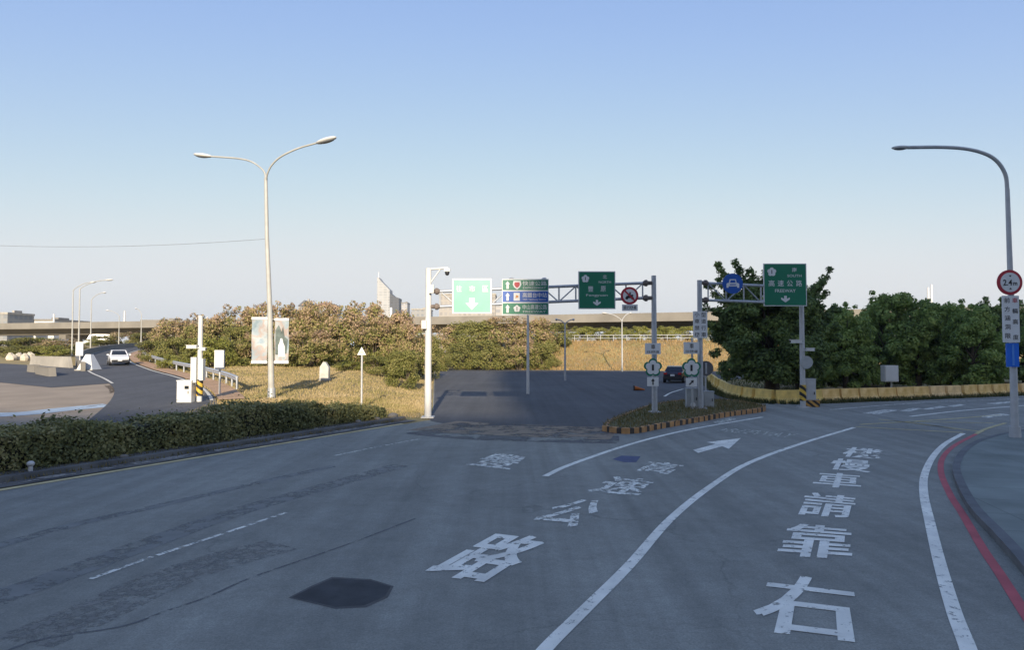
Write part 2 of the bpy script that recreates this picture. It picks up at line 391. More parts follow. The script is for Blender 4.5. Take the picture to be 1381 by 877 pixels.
# side road, ramp and tan apron on the left
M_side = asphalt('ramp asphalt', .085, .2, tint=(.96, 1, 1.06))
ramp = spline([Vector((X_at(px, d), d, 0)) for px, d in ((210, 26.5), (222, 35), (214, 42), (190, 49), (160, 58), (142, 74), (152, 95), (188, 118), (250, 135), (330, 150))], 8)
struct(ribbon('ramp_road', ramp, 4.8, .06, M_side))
M_pw, M_pww = paint('road paint white', (.80, .78, .66), .265, 7), paint('road paint worn', (.76, .75, .64), .40, 5)
M_pw3 = paint('road paint patchy', (.76, .75, .64), .42, 6)
M_pfaint = paint('road paint faded', (.66, .66, .55), .46, 6); M_pyel = paint('road paint yellow', (.50, .42, .20), .25, 3)
M_pyelf = paint('road paint yellow faded', (.58, .48, .22), .24, 3); M_pred = paint('road paint red', (.46, .085, .095), .12)
for off in (-2.2, 2.2):
    struct(ribbon('ramp_edge_line', [p for p in offset_line(ramp, off) if p.y > (44 if off < 0 else 33)], .16, .075, mat('line paint', (.6, .58, .5), .7), cross=1))
struct(ribbon('ramp_shoulder', [p for p in offset_line(ramp, 3.15) if 34 < p.y < 110], 1.3, .09, mat('brown shoulder', (.42, .27, .16), .9, .2, .8)))
side = spline([Vector((X_at(px, d), d, 0)) for px, d in ((-260, 72), (-100, 64), (0, 57), (80, 52), (190, 46))], 6)
struct(ribbon('side_road', side, 11, .045, M_side))
M_tan = mat('tan paving', (.30, .245, .18), .9, .15, .5, bump=.2)
apron = spline([Vector((X_at(px, d), d, 0)) for px, d in ((-300, 37), (-100, 35.5), (20, 34.5), (120, 34.5), (205, 36))], 6)
struct(ribbon('paved_apron', apron, 19, .03, M_tan))
struct(ribbon('pale_blue_streak', spline([Vector((X_at(px, d), d, 0)) for px, d in ((-100, 28.2), (20, 28.8), (90, 30.6), (150, 32.2))], 6), 1.5, .042, paint('pale blue streak', (.36, .44, .50), .27, .6), cross=2))  # pale blue streak across the apron, broken up by noise

# ------------------------------------------------------------------ road markings
def line(name, px, width, m, z=.006):
    pts = spline([G(*p) for p in px], 10); return struct(ribbon(name, pts, width, z, m, drape=False, cross=1))
line('lane_line', [(700, 925), (735, 877), (790, 822), (850, 762), (905, 700), (958, 657), (1010, 625), (1080, 599), (1152, 577)], .16, M_pw)
line('lane_line', [(735, 643), (760, 631), (792, 619), (830, 606), (870, 594), (915, 583), (962, 574), (1028, 563)], .16, M_pw)
line('edge_line', [(1320, 925), (1306, 877), (1286, 824), (1267, 759), (1254, 705), (1246, 667), (1247, 641), (1258, 617), (1275, 599), (1299, 585)], .16, M_pw)
line('red_kerb_line', [(1430, 900), (1381, 826), (1348, 774), (1325, 740), (1298, 694), (1281, 667), (1269, 637), (1272, 617), (1288, 601), (1316, 586)], .13, M_pred)
line('yellow_kerb_line', [(1316, 586), (1330, 579), (1356, 571)], .14, M_pyel, .009)
b_ = ribbon('yellow_edge_line', [edge(-20 + i * 2, .12) for i in range(int((eL + 20) / 2) + 1)], .20, .008, paint('edge line yellow', (.66, .54, .27), .17, 2.5), drape=False, cross=1); struct(b_)
for a, c in (((122, 782), (205, 752)), ((212, 750), (300, 721)), ((306, 719), (386, 692))): line('lane_line', [a, tuple((a[i] + c[i]) / 2 for i in (0, 1)), c], .085, M_pw3)
line('lane_line', [(452, 615), (510, 603), (568, 592)], .10, M_pfaint)
for pts in ([(1154, 576), (1225, 580), (1299, 584)], [(1205, 568), (1270, 576), (1326, 583)], [(1160, 573), (1260, 567), (1350, 560)], [(1185, 566), (1240, 572), (1290, 579)], [(1228, 569), (1280, 570), (1340, 571)]): line('box_junction_line', pts, .14, M_pyelf, .007)
line('lane_line', [(1228, 562), (1300, 554), (1385, 547)], .18, M_pw)
line('edge_line', [(1120, 553), (1180, 548), (1250, 543), (1330, 540), (1420, 537)], .15, M_pww)
line('lane_line', [(896, 535), (905, 530), (921, 525)], .15, M_pw)
def quad_sheet(name, q, m, z=.006):
    b = B(); b.add([G(*p) + Vector((0, 0, z)) for p in q], [tuple(range(len(q)))]); return struct(b.build(name, m))
for q in ([(1163, 558), (1192, 553), (1213, 553.5), (1184, 559)], [(1213, 554.5), (1232, 550.5), (1244, 551.5), (1226, 555.5)], [(1242, 552.3), (1268, 548), (1279, 549), (1254, 553)], [(1277, 548.6), (1294, 545.5), (1303, 546.2), (1287, 549.3)],
          [(1320, 562), (1352, 558), (1362, 560), (1332, 564)], [(1330, 544.5), (1362, 541.5), (1370, 543), (1340, 546)]): quad_sheet('road_marking', q, M_pww)
# straight-on arrow
quad_sheet('road_arrow', [(934.5, 607.5), (941.5, 611.5), (974, 602.5), (983, 606), (999, 591.5), (953, 597), (965, 599.5)], M_pw)
quad_sheet('road_arrow', [(960, 570), (985, 564), (994, 566), (970, 572)], M_pfaint)
# characters
def road_char(txt, q, m, bold=.012, spread=.022, name='road_lettering'):
    V, F = glyphs(txt, bold); BL, BR, TR, TL = [G(*p) for p in q]; b = B()
    for k, s in enumerate((-spread, spread) if spread else (0,)):
        vs = []
        for u, v in V:
            u = u * (1 - 2 * spread) + spread + s
            p = (BL * (1 - u) + BR * u) * (1 - v) + (TL * (1 - u) + TR * u) * v
            vs.append((p.x, p.y, .006 + .002 * k))
        b.add(vs, F)
    return struct(b.build(name, m))
road_char('路', [(566, 774), (661, 788), (752, 728), (668, 718)], M_pw)
road_char('公', [(706, 703), (779, 713), (824, 677), (771, 673)], M_pww)
road_char('速', [(789, 664), (862, 670), (886, 649), (829, 642)], M_pw3)
road_char('高', [(857, 635), (902, 641), (925, 627), (878, 622)], M_pw3)
road_char('豐', [(628, 627), (687, 634), (714, 617), (668, 611)], M_pw3)
road_char('右', [(1006, 850), (1166, 870), (1149, 786), (1036, 773)], M_pw, .0, .03)
road_char('靠', [(1046, 750), (1149, 756), (1151, 713), (1063, 706)], M_pw, .008)
road_char('請', [(1073, 695), (1149, 700), (1156, 671), (1088, 664)], M_pw, .008)
road_char('車', [(1094, 656), (1161, 661), (1162, 641), (1105, 637)], M_pw, .008)
road_char('慢', [(1115, 633), (1174, 638.5), (1176, 622), (1124, 618.5)], M_pw, .008)
road_char('機', [(1133, 616), (1186, 620), (1195, 607.5), (1143, 603)], M_pw, .008)
road_char('FREEWAY', [(966, 582), (1064, 591), (1078, 586), (982, 578)], M_pfaint, .0, 0)
# tyre streaks, joints and scars that run with the lanes
M_streak = paint('tyre streak', (.178, .182, .165), .42, 1.6); M_seam = paint('open joint', (.11, .113, .11), .44, 3); M_spall = paint('spalled asphalt', (.19, .187, .162), .49, 5); M_grit = paint('grit', (.30, .28, .24), .46, 2.2)
line('tyre_streak', [(-60, 752), (0, 736), (109, 706), (217, 682), (351, 651), (450, 629)], .30, M_streak, .003)
line('tyre_streak', [(-60, 832), (0, 806), (90, 774), (217, 727), (319, 691), (434, 658), (540, 628)], .55, M_streak, .003)
line('road_joint', [(-20, 890), (54, 864), (163, 846), (224, 825), (282, 805), (344, 778), (471, 734), (560, 700)], .045, M_seam, .0035)
line('spalled_strip', [(30, 868), (127, 826), (200, 792), (280, 762), (380, 735)], .8, M_spall, .003)
struct(ribbon('gutter_grit', [edge(-12 + i, .68) for i in range(int(eL) + 12)], .34, .014, M_grit, drape=False, cross=1))
# patches in the asphalt
quad_sheet('patch_seal', [(389, 807), (420, 791), (448, 779), (500, 782), (531, 791.5), (523, 807), (494, 820), (452, 822)], mat('sealant', (.05, .05, .052), .6, .3, 8), .003)
quad_sheet('asphalt_patch', [(394, 806.5), (421, 793), (449, 781), (499, 784), (527, 792), (519, 805.5), (491, 817.5), (453, 819.5)], mat('new asphalt', (.05, .054, .056), .9, .25, 3, bump=.3, bscale=80), .004)
quad_sheet('asphalt_patch', [(826, 620), (838, 615), (864, 616), (858, 624), (842, 624)], mat('bluish patch', (.07, .085, .16), .8, .2, 3), .004)
M_dirt = paint('sandy dirt', (.22, .165, .11), .42, .9)
struct(ribbon('shade_edge_strip', spline([G(585, 579), G(650, 585), G(740, 588), G(835, 590)], 8), 3.2, .0045, paint('shade edge blend', (.085, .088, .09), .46, .55), drape=False, cross=4))  # ragged strip softening the near edge of the painted shade
struct(ribbon('dirt_strip', spline([G(585, 574), G(650, 578), G(740, 582), G(830, 585)], 8), 3.4, .005, M_dirt, drape=False, cross=4))

# right-hand footway with kerb
kin = spline([G(*p) for p in ((1450, 880), (1381, 778), (1344, 733), (1306, 690), (1287, 650), (1286, 630), (1300, 610), (1330, 595), (1390, 583), (1500, 570))], 8)
b = B(); outer = [Vector((90, -30, 0))] + [Vector((90, p.y, 0)) for p in []]
kz = .13
o2 = offset_line(kin, .16); o0 = offset_line(kin, 0)
vs = []; 
for p, q in zip(o0, o2): vs += [(p.x, p.y, 0.0), (p.x, p.y, kz), (q.x, q.y, kz + .005)]
b.add(vs, [(i * 3 + j, i * 3 + j + 1, (i + 1) * 3 + j + 1, (i + 1) * 3 + j) for i in range(len(kin) - 1) for j in (0, 1)])
struct(b.build('footway_kerb', mat('dark kerb', (.13, .135, .135), .85, .25, 2)))
def jointed(name, c, sx, sy, dark=.6):
    m = mat(name, c, .85, .2, .7, c2=tuple(v * 1.15 for v in c), bump=.25, bscale=30); n = m.node_tree.nodes; l = m.node_tree.links; b = n['Principled BSDF']
    src = b.inputs['Base Color'].links[0].from_socket; tc = n.new('ShaderNodeTexCoord'); br = n.new('ShaderNodeTexBrick'); mp = n.new('ShaderNodeMapping'); mp.inputs['Rotation'].default_value = (0, 0, R(12))
    l.new(tc.outputs['Object'], mp.inputs[0]); l.new(mp.outputs[0], br.inputs['Vector']); br.offset = .0; br.inputs['Scale'].default_value = 1; br.inputs['Brick Width'].default_value = sx; br.inputs['Row Height'].default_value = sy; br.inputs['Mortar Size'].default_value = .012
    br.inputs['Color1'].default_value = (1, 1, 1, 1); br.inputs['Color2'].default_value = (.88, .88, .88, 1); br.inputs['Mortar'].default_value = (dark,) * 3 + (1,)
    mx = n.new('ShaderNodeMix'); mx.data_type = 'RGBA'; mx.blend_type = 'MULTIPLY'; mx.inputs[0].default_value = 1; l.new(src, mx.inputs[6]); l.new(br.outputs['Color'], mx.inputs[7]); l.new(mx.outputs[2], b.inputs['Base Color']); return m
M_foot = jointed('footway', (.185, .21, .185), 3.0, 1.2)
M_foot_old = mat('footway plain', (.15, .16, .17), .85, .22, .7, c2=(.19, .20, .21), bump=.25, bscale=30)
fo = flat('footway', [(p.x, p.y) for p in o2] + [(100, o2[-1].y + 6), (100, -40), (o2[0].x - 3, -40)], kz, M_foot); struct(fo)

# traffic island with striped kerb, gantry posts stand on it
isl_front = spline([G(*p) for p in ((812, 582), (838, 585.5), (862, 584.5), (893, 578.5), (938, 570.5), (982, 562.5), (1028, 556), (1033, 552.5))], 8)
isl_back = spline([G(*p) for p in ((1033, 552.5), (1000, 546), (960, 543.5), (915, 545), (878, 551), (845, 563), (822, 573), (812, 582))], 8)
ring = isl_front + isl_back[1:-1]
M_isl = mat('island soil', (.15, .12, .06), .95, .35, 1.2, c2=(.12, .12, .05), bump=.6, bscale=15)
struct(flat('island', [(p.x, p.y) for p in ring], .17, M_isl))
M_kor, M_kbl = mat('kerb orange', (.46, .25, .10), .8, .3, 4), mat('kerb black', (.06, .05, .04), .8, .3, 4)
b = B(); acc = 0.0
dense = []
for a, c in zip(ring, ring[1:] + ring[:1]):
    n_ = max(1, int((c - a).length / .11))
    dense += [a.lerp(c, i / n_) for i in range(n_)]
acc = 0; cols = []
ins = []
cen = sum(ring, Vector()) / len(ring)
for i, p in enumerate(dense):
    q = dense[(i + 1) % len(dense)]; t = (q - p); acc += t.length
    cols.append(1 if (acc / .5) % 1 > .62 else 0)
nD = len(dense)
for i in range(nD):
    p, q = dense[i], dense[(i + 1) % nD]
    def inn(k):
        a_, c_ = dense[(k - 1) % nD], dense[(k + 1) % nD]; t = (c_ - a_).normalized(); return dense[k] + Vector((-t.y, t.x, 0)) * .16
    pi, qi = inn(i), inn((i + 1) % nD)
    b.add([(p.x, p.y, 0), (q.x, q.y, 0), (q.x, q.y, .2), (p.x, p.y, .2), (qi.x, qi.y, .205), (pi.x, pi.y, .205), (qi.x, qi.y, .1), (pi.x, pi.y, .1)], [(0, 1, 2, 3), (3, 2, 4, 5), (5, 4, 6, 7)], cols[i])
struct(b.build('island_kerb', [M_kor, M_kbl]))

# ================================================================== VEGETATION
M_lgreen = leafmat('leaf dry green', [(.09, .10, .025), (.16, .17, .045), (.24, .23, .07), (.32, .28, .11)])
M_lyel = leafmat('leaf yellow green', [(.13, .15, .03), (.22, .24, .05), (.32, .31, .08), (.38, .33, .13)])
M_lpink = leafmat('leaf flowering', [(.10, .12, .03), (.18, .19, .05), (.27, .245, .085), (.38, .27, .15), (.44, .32, .23)], top=.6)
M_ldark = leafmat('leaf dark', [(.07, .10, .04), (.125, .18, .06), (.19, .26, .075), (.28, .34, .10)], trans=.3)
M_lmid = leafmat('leaf mid green', [(.12, .17, .06), (.22, .31, .09), (.33, .43, .12), (.46, .53, .16)], trans=.35)
M_lrow = leafmat('leaf row green', [(.08, .12, .045), (.15, .21, .07), (.23, .30, .09), (.33, .40, .12)], trans=.3)
M_lhedge = leafmat('leaf hedge', [(.10, .11, .045), (.19, .20, .08), (.30, .285, .11), (.42, .36, .17)], trans=.2)
M_weed = leafmat('leaf weed', [(.06, .07, .02), (.13, .12, .04), (.20, .16, .07), (.26, .20, .10)])

def crown_points(n, clusters, flat_=.8):
    """points on the shells of many clusters: (centre, radius)"""
    C_ = np.array([c for c, r in clusters]); r_ = np.array([r for c, r in clusters])
    wgt = r_ ** 2; k = rng.choice(len(C_), n, p=wgt / wgt.sum())
    d = rng.normal(0, 1, (n, 3)); d /= np.linalg.norm(d, axis=1)[:, None]
    rad = (r_[k] * rng.uniform(.55, 1.08, n))[:, None]
    P = C_[k] + d * rad * np.array([1, 1, flat_]); return P, d
def bush_mesh(name, n, m, seed):
    """about 1 high, radius about .6"""
    global rng; rng = np.random.default_rng(seed); cl = []
    for i in range(34):
        a = rng.uniform(0, 2 * np.pi); z = rng.uniform(.08, .86); rr = .52 * math.sqrt(max(.05, 1 - ((z - .35) / .62) ** 2)) * rng.uniform(.55, 1.08)
        cl.append(((rr * math.cos(a), rr * math.sin(a), z), rng.uniform(.12, .22)))
    for i in range(7):
        a = rng.uniform(0, 2 * np.pi); cl.append(((.28 * math.cos(a), .28 * math.sin(a), rng.uniform(.85, .98)), rng.uniform(.06, .1)))
    P, d = crown_points(n, cl); P = P[P[:, 2] > .0][:]; d = d[:len(P)]
    v, f = leaf_quads(P, (P - [0, 0, .3]) * 1.2, .023)
    o = np_mesh(name, v, f, m)
    s = B()
    for i in range(5):
        a = rng.uniform(0, 6.3); s.tube([(0.05 * math.cos(a), .05 * math.sin(a), 0), (.15 * math.cos(a), .15 * math.sin(a), .35), (.32 * math.cos(a), .32 * math.sin(a), .75)], [.02, .014, .006], 5)
    s.build('stem', M_bark, o); return o
protos = {'g': [bush_mesh('bush', 8500, M_lgreen, 11), bush_mesh('bush', 8500, M_lgreen, 12)],
          'p': [bush_mesh('bush', 9000, M_lpink, 21), bush_mesh('bush', 9000, M_lpink, 22), bush_mesh('bush', 9000, M_lpink, 23)],
          'y': [bush_mesh('bush', 7500, M_lyel, 31), bush_mesh('bush', 7500, M_lyel, 32)]}
used = set()
def bush(px, d, top, half, kind, label, group):
    src = protos[kind][random.randrange(len(protos[kind]))]
    if src.name in used: o = copy_tree(src)
    else: o = src; used.add(src.name)
    g = on_ground(px, d); hgt = max(.6, D(px, top, d).z - g.z); rad = half * d / FPX / .54
    o.location = g - Vector((0, 0, .05)); o.scale = (rad, rad * random.uniform(.9, 1.1), hgt * 1.02); o.rotation_euler.z = random.uniform(0, 6.28)
    tag(o, label, 'bush', group); return o
GL, GM, GF, GE = 'bushes on the left grass mound', 'bushes behind the middle of the junction', 'shrubs beyond the left junction', 'small trees on the embankment'
BUSHES = [
 (212, 72, 460, 26, 'g', 'green bush beside the bend of the ramp guard rail', GL), (245, 67, 455, 27, 'g', 'green bush behind the striped camera pole, left of it', GL),
 (287, 63, 455, 30, 'y', 'bright green bush between the striped camera pole and the blank sign board', GL), (235, 78, 430, 32, 'p', 'brownish bush rising behind the striped camera pole, leftmost of the tall ones', GL),
 (280, 76, 424, 34, 'p', 'tall brownish bush directly above the blank white sign board', GL), (318, 67, 440, 28, 'g', 'olive bush just left of the two pole banners', GL),
 (325, 78, 413, 36, 'p', 'tall pinkish bush behind the left pole banner, with a ragged top', GL), (372, 78, 409, 38, 'p', 'tall pinkish bush behind the right pole banner', GL),
 (348, 66, 448, 30, 'p', 'lower pinkish bush at the foot of the banner lamp post', GL), (404, 72, 414, 36, 'p', 'pinkish bush right of the banner lamp post', GL),
 (433, 76, 409, 36, 'p', 'tall flowering bush above the small stone marker', GL), (462, 70, 412, 36, 'p', 'flowering bush behind and right of the stone marker', GL),
 (494, 76, 408, 34, 'p', 'tall flowering bush left of the pointed tower block', GL), (503, 63, 428, 34, 'p', 'flowering bush behind the small triangle sign', GL),
 (533, 64, 421, 34, 'p', 'flowering bush below the pointed tower block', GL), (556, 58, 434, 25, 'p', 'pinkish bush at the left of the white gantry post', GL),
 (545, 47, 472, 26, 'g', 'low olive bush at the road edge left of the white gantry post', GL), (472, 58, 487, 22, 'y', 'low yellow green bush beside the stone marker', GL),
 (418, 63, 446, 34, 'p', 'lower pinkish bush left of the stone marker', GL), (383, 64, 456, 26, 'g', 'olive bush low behind the right pole banner', GL),
 (512, 54, 480, 24, 'g', 'low olive bush right of the small triangle sign', GL), (575, 66, 452, 20, 'g', 'olive bush showing just behind the white gantry post', GL),
 (238, 60, 478, 20, 'y', 'low bright green bush beside the guard rail end', GL),
 (228, 100, 440, 26, 'p', 'brownish shrub on the rise where the ramp disappears', GF), (200, 128, 449, 24, 'g', 'distant green shrub above the far bend of the ramp', GF),
 (168, 140, 448, 26, 'p', 'distant brownish shrub under the viaduct, right of the tall lamps', GF), (138, 136, 453, 22, 'g', 'distant green shrub left of the far bend of the ramp', GF),
 (8, 98, 459, 32, 'g', 'green shrub at the left edge of the picture under the viaduct', GF), (48, 94, 455, 32, 'g', 'green shrub left of the viaduct pier', GF),
 (78, 90, 458, 30, 'p', 'brownish shrub between the viaduct pier and the first tall lamp', GF), (30, 84, 466, 26, 'g', 'low green shrub behind the two concrete blocks', GF), (66, 84, 466, 26, 'y', 'yellow green shrub just behind the low wall', GF),
 (600, 102, 440, 30, 'p', 'brownish bush right of the white gantry post, under the light green sign', GM), (640, 101, 433, 32, 'g', 'olive bush directly below the light green sign', GM),
 (682, 100, 428, 32, 'p', 'pinkish bush below the left half of the three panel sign', GM), (722, 100, 430, 30, 'p', 'pinkish bush behind the lamp post under the three panel sign', GM),
 (750, 104, 436, 24, 'g', 'dark olive bush right of the three panel sign', GM), (618, 94, 462, 24, 'g', 'low olive bush at the far road edge right of the white gantry post', GM),
 (655, 93, 458, 26, 'g', 'low olive bush at the far road edge below the light green sign', GM), (700, 93, 456, 24, 'p', 'low brownish bush at the far road edge by the thin lamp post', GM),
 (735, 94, 462, 20, 'g', 'low olive bush left of the bare embankment', GM), (585, 88, 470, 18, 'g', 'low dark bush right against the white gantry post', GM),
 (785, 112, 440, 18, 'y', 'small yellow tree on the embankment below the second green sign, left', GE), (808, 112, 442, 18, 'y', 'small yellow tree on the embankment below the second green sign, right', GE),
 (835, 111, 441, 17, 'y', 'small yellow tree on the embankment below the no motorcycles sign', GE), (862, 111, 440, 17, 'y', 'small yellow tree on the embankment left of the grey gantry post', GE),
 (900, 110, 440, 18, 'y', 'small yellow tree on the embankment right of the grey gantry post', GE), (930, 110, 440, 18, 'y', 'small yellow tree on the embankment left of the character plate', GE), (962, 109, 440, 18, 'y', 'small yellow tree on the embankment half hidden by the big dark tree', GE),
]
for a in BUSHES: bush(*a)

# clipped hedge along the left verge
def hedge():
    n = 60000; L0, L1 = -12.0, eL + .1; length = L1 - L0
    s = rng.uniform(0, 1, n) * length + L0
    face = rng.choice(4, n, p=[.42, .4, .12, .06]); wd = 1.7; off = np.empty(n); z = np.empty(n); N_ = np.zeros((n, 3))
    hh = .88 + .10 * np.sin(s * .9) + .08 * np.sin(s * 2.3 + 1) + .05 * np.sin(s * 5.1) - .55 * smooth(L1 - 4.5, L1, s)
    u = rng.uniform(0, 1, n); v = rng.uniform(0, 1, n) ** .85
    off = np.where(face == 0, 0.0 + .12 * v, np.where(face == 1, u * wd, np.where(face == 2, wd, u * wd)))
    z = np.where(face == 1, hh, v * hh)
    sh = rng.uniform(0, 1, n) < .05; z = np.where(sh & (face == 1), z + rng.exponential(.11, n), z)
    off += 2.0 + rng.normal(0, .09, n) + .12 * np.sin(s * 1.7) * (face == 0); z += rng.normal(0, .05, n)
    er, ed = np.array(enrm), np.array(edir)
    N_ = np.where((face == 0)[:, None], -er, np.where((face == 1)[:, None], [0, 0, 1.], er))
    P = np.array(eA)[None, :2] + ed[None, :2] * s[:, None] + er[None, :2] * off[:, None]
    P = np.concatenate([P, np.maximum(z, .03)[:, None] + terrain(P[:, 0], P[:, 1])[:, None]], 1)
    vv, ff = leaf_quads(P, N_, .052)
    o = np_mesh('hedge', vv, ff, M_lhedge)
    b = B(); vs = []; K = 40
    for i in range(K + 1):
        s_ = L0 + .1 + (length - .3) * i / K; h_ = .78 - .6 * float(smooth(L1 - 5, L1, s_))
        for of, zz in ((2.15, 0.0), (2.15, h_), (3.55, h_), (3.55, 0.0)): vs.append(edge(s_, of, zz))
    fs = [(i * 4 + j, i * 4 + j + 1, (i + 1) * 4 + j + 1, (i + 1) * 4 + j) for i in range(K) for j in range(3)] + [(0, 1, 2, 3), (K * 4 + 3, K * 4 + 2, K * 4 + 1, K * 4)]
    b.add(vs, fs); b.build('branches', mat('hedge twigs', (.03, .03, .015), .9, .4, 5), o)
    tag(o, 'long low clipped green hedge along the left road edge', 'hedge')
hedge()

# ------------------------------------------------------------------ right-hand trees
def tree_mesh(name, n, m, seed, limbs=(), leaf=.125, trunk_r=.22, hgt=6.5, rad=2.6, base=.35, ncl=80):
    """a thing: trunk, limbs and crown, real size"""
    global rng; rng = np.random.default_rng(seed)
    root = thing(name, 'tree', 'tree', (0, 0, 0)); cl = []; tr = B()
    tr.tube([(0, 0, -.1), (.03, .02, hgt * .2), (-.05, .05, hgt * .42), (.05, 0, hgt * .7)], [trunk_r * 1.25, trunk_r, trunk_r * .75, trunk_r * .3], 9)
    for i in range(ncl):
        a = rng.uniform(0, 2 * np.pi); z = rng.uniform(base, hgt * .93); t = (z - base) / (hgt - base)
        prof_ = (1 - abs(t - .38) ** 2.0 * 1.7); rr = rad * max(.12, prof_) * rng.uniform(.45, 1.0)
        c = (rr * math.cos(a), rr * math.sin(a), z); r = rng.uniform(.45, .9) * rad * .32; cl.append((c, r))
        if i % 6 == 0:
            tr.tube([(0, 0, hgt * .18 + z * .3), (c[0] * .5, c[1] * .5, z * .62 + hgt * .1), c], [trunk_r * .4, trunk_r * .22, .02], 5)
    for i in range(45):
        a = rng.uniform(0, 2 * np.pi); z = rng.uniform(base + .2, hgt * 1.02); t = (z - base) / (hgt - base); rr = rad * max(.15, (1 - abs(t - .38) ** 2.0 * 1.7)) * rng.uniform(.95, 1.2)
        cl.append(((rr * math.cos(a), rr * math.sin(a), z), rad * rng.uniform(.06, .12)))
    for (p0, p1, r0) in limbs:
        p0, p1 = Vector(p0), Vector(p1); tr.tube([p0, p0.lerp(p1, .5) + Vector((0, 0, .15)), p1], [.09, .05, .015], 5)
        L_ = (p1 - p0).length; k_ = max(3, int(L_ / .32))
        for i in range(k_): t = i / (k_ - 1); cl.append((tuple(p0.lerp(p1, t) + Vector(rng.normal(0, .1, 3)) ), r0 * (1.45 - .85 * t)))
    P, d = crown_points(n, cl); ok = P[:, 2] > .25; P = P[ok]; d = d[ok]
    v, f = leaf_quads(P, d + np.array([0, 0, .5]), leaf)
    tr.build('trunk', M_bark, root); np_mesh('crown', v, f, m, root); return root
tproto = [tree_mesh('leafy_tree', 20000, M_lmid, 41), tree_mesh('leafy_tree', 20000, M_lrow, 42), tree_mesh('leafy_tree', 20000, M_lmid, 43)]
tused = set()
TREES = [
 (1100, 49, 418, 40, 1, 'dark round tree just right of the second gantry'), (1140, 47, 412, 40, 0, 'green tree behind the barriers, second right of the second gantry'),
 (1197, 51, 390, 42, 2, 'tallest tree of the right hand row, behind the white box on a post'), (1238, 50, 404, 40, 0, 'green tree in front of the far white pylon'),
 (1278, 50, 403, 42, 2, 'broad tree with lighter leaves right of the far pylon'), (1312, 47, 412, 38, 0, 'lower bright tree left of the gap beside the tall right hand lamp'),
 (1338, 60, 404, 36, 1, 'dark tree set back behind the height limit sign, left side'), (1382, 58, 408, 40, 1, 'dark tree at the right edge of the picture'),
 (1165, 56, 432, 40, 1, 'dark tree set back between two green trees of the row'), (1262, 60, 420, 40, 1, 'dark tree set back below the pylon'),
 (1120, 55, 430, 40, 1, 'dark tree set back just right of the camera post'), (1430, 52, 412, 40, 0, 'green tree partly cut by the right edge of the picture'),
 (1075, 50, 430, 36, 1, 'dark tree behind the second gantry post, beside the big spreading tree')]
for px, d, top, half, k, label in TREES:
    src = tproto[k]
    if k in tused: o = copy_tree(src)
    else: o = src; tused.add(k)
    g = on_ground(px, d); hgt = D(px, top, d).z - g.z
    o.location = g; s = half * d / FPX / 2.6; o.scale = (s, s, hgt / 6.6); o.rotation_euler.z = random.uniform(0, 6.28)
    tag(o, label, 'tree', 'trees behind the yellow barriers')
LIMBS = [((-1.0, 0, 4.6), (-3.3, -.2, 8.1), .42), ((-1.2, 0, 4.6), (-3.95, .1, 6.8), .4), ((-.6, 0, 5.0), (-2.1, 0, 8.35), .42), ((-1.7, 0, 4.2), (-4.1, .2, 5.7), .4), ((-.9, 0, 4.8), (-3.0, .3, 7.2), .42), ((-.4, .2, 5.4), (-1.2, .2, 7.9), .42),
   ((-.2, .1, 5.4), (-.2, .3, 7.7), .46), ((.3, 0, 5.0), (.7, .2, 7.7), .46), ((.6, 0, 5.2), (1.5, .2, 7.4), .44), ((1.0, 0, 4.8), (3.75, .1, 7.75), .40), ((1.3, 0, 4.6), (3.0, -.2, 7.0), .42), ((1.4, 0, 4.4), (3.5, .3, 6.3), .4), ((-2, 0, 3.8), (-4.3, -.3, 4.6), .4), ((1.8, 0, 4.0), (4.3, 0, 5.4), .42), ((2.0, 0, 3.6), (4.2, .2, 4.4), .42)]
bt = tree_mesh('spreading_tree', 70000, M_ldark, 51, limbs=LIMBS, leaf=.105, trunk_r=.40, hgt=7.1, rad=3.15, base=1.35, ncl=110)
bt.location = on_ground(1040, 41); tag(bt, 'big dark spreading tree with spiky branches behind the second gantry', 'tree')

# weeds and dry grass (uncountable)
def blades(name, P, hgt, wid, m):
    n = len(P); a = rng.uniform(0, 6.28, n); h = hgt * rng.uniform(.4, 1.3, n); lean = rng.normal(0, .35, (n, 2)) * h[:, None]
    dx = np.stack([np.cos(a), np.sin(a), np.zeros(n)], 1) * (wid * rng.uniform(.6, 1.4, n))[:, None]
    top = P + np.concatenate([lean, h[:, None]], 1)
    v = np.stack([P - dx, P + dx, top], 1).reshape(-1, 3); o = np_mesh(name, v, np.arange(3 * n).reshape(n, 3), m); tag(o, kind='stuff'); return o
def scatter_quad(px, n, y0=None):
    Q = [on_ground(p, d) for p, d in px]; u = rng.uniform(0, 1, n); v = rng.uniform(0, 1, n)
    A, Bq, C_, D_ = [np.array(q)[:2] for q in Q]
    P = (A * (1 - u)[:, None] + Bq * u[:, None]) * (1 - v)[:, None] + (D_ * (1 - u)[:, None] + C_ * u[:, None]) * v[:, None]
    return np.concatenate([P, terrain(P[:, 0], P[:, 1])[:, None] - .02], 1)
M_dry = leafmat('dry grass blades', [(.20, .21, .06), (.36, .29, .12), (.47, .36, .19), (.54, .43, .26)], nsc=.35)
blades('dry_grass', np.concatenate([scatter_quad([(292, 31), (575, 31.5), (586, 66), (222, 75)], 46000), scatter_quad([(245, 28.5), (570, 29), (584, 38), (296, 34)], 11000)]), .13, .022, M_dry)
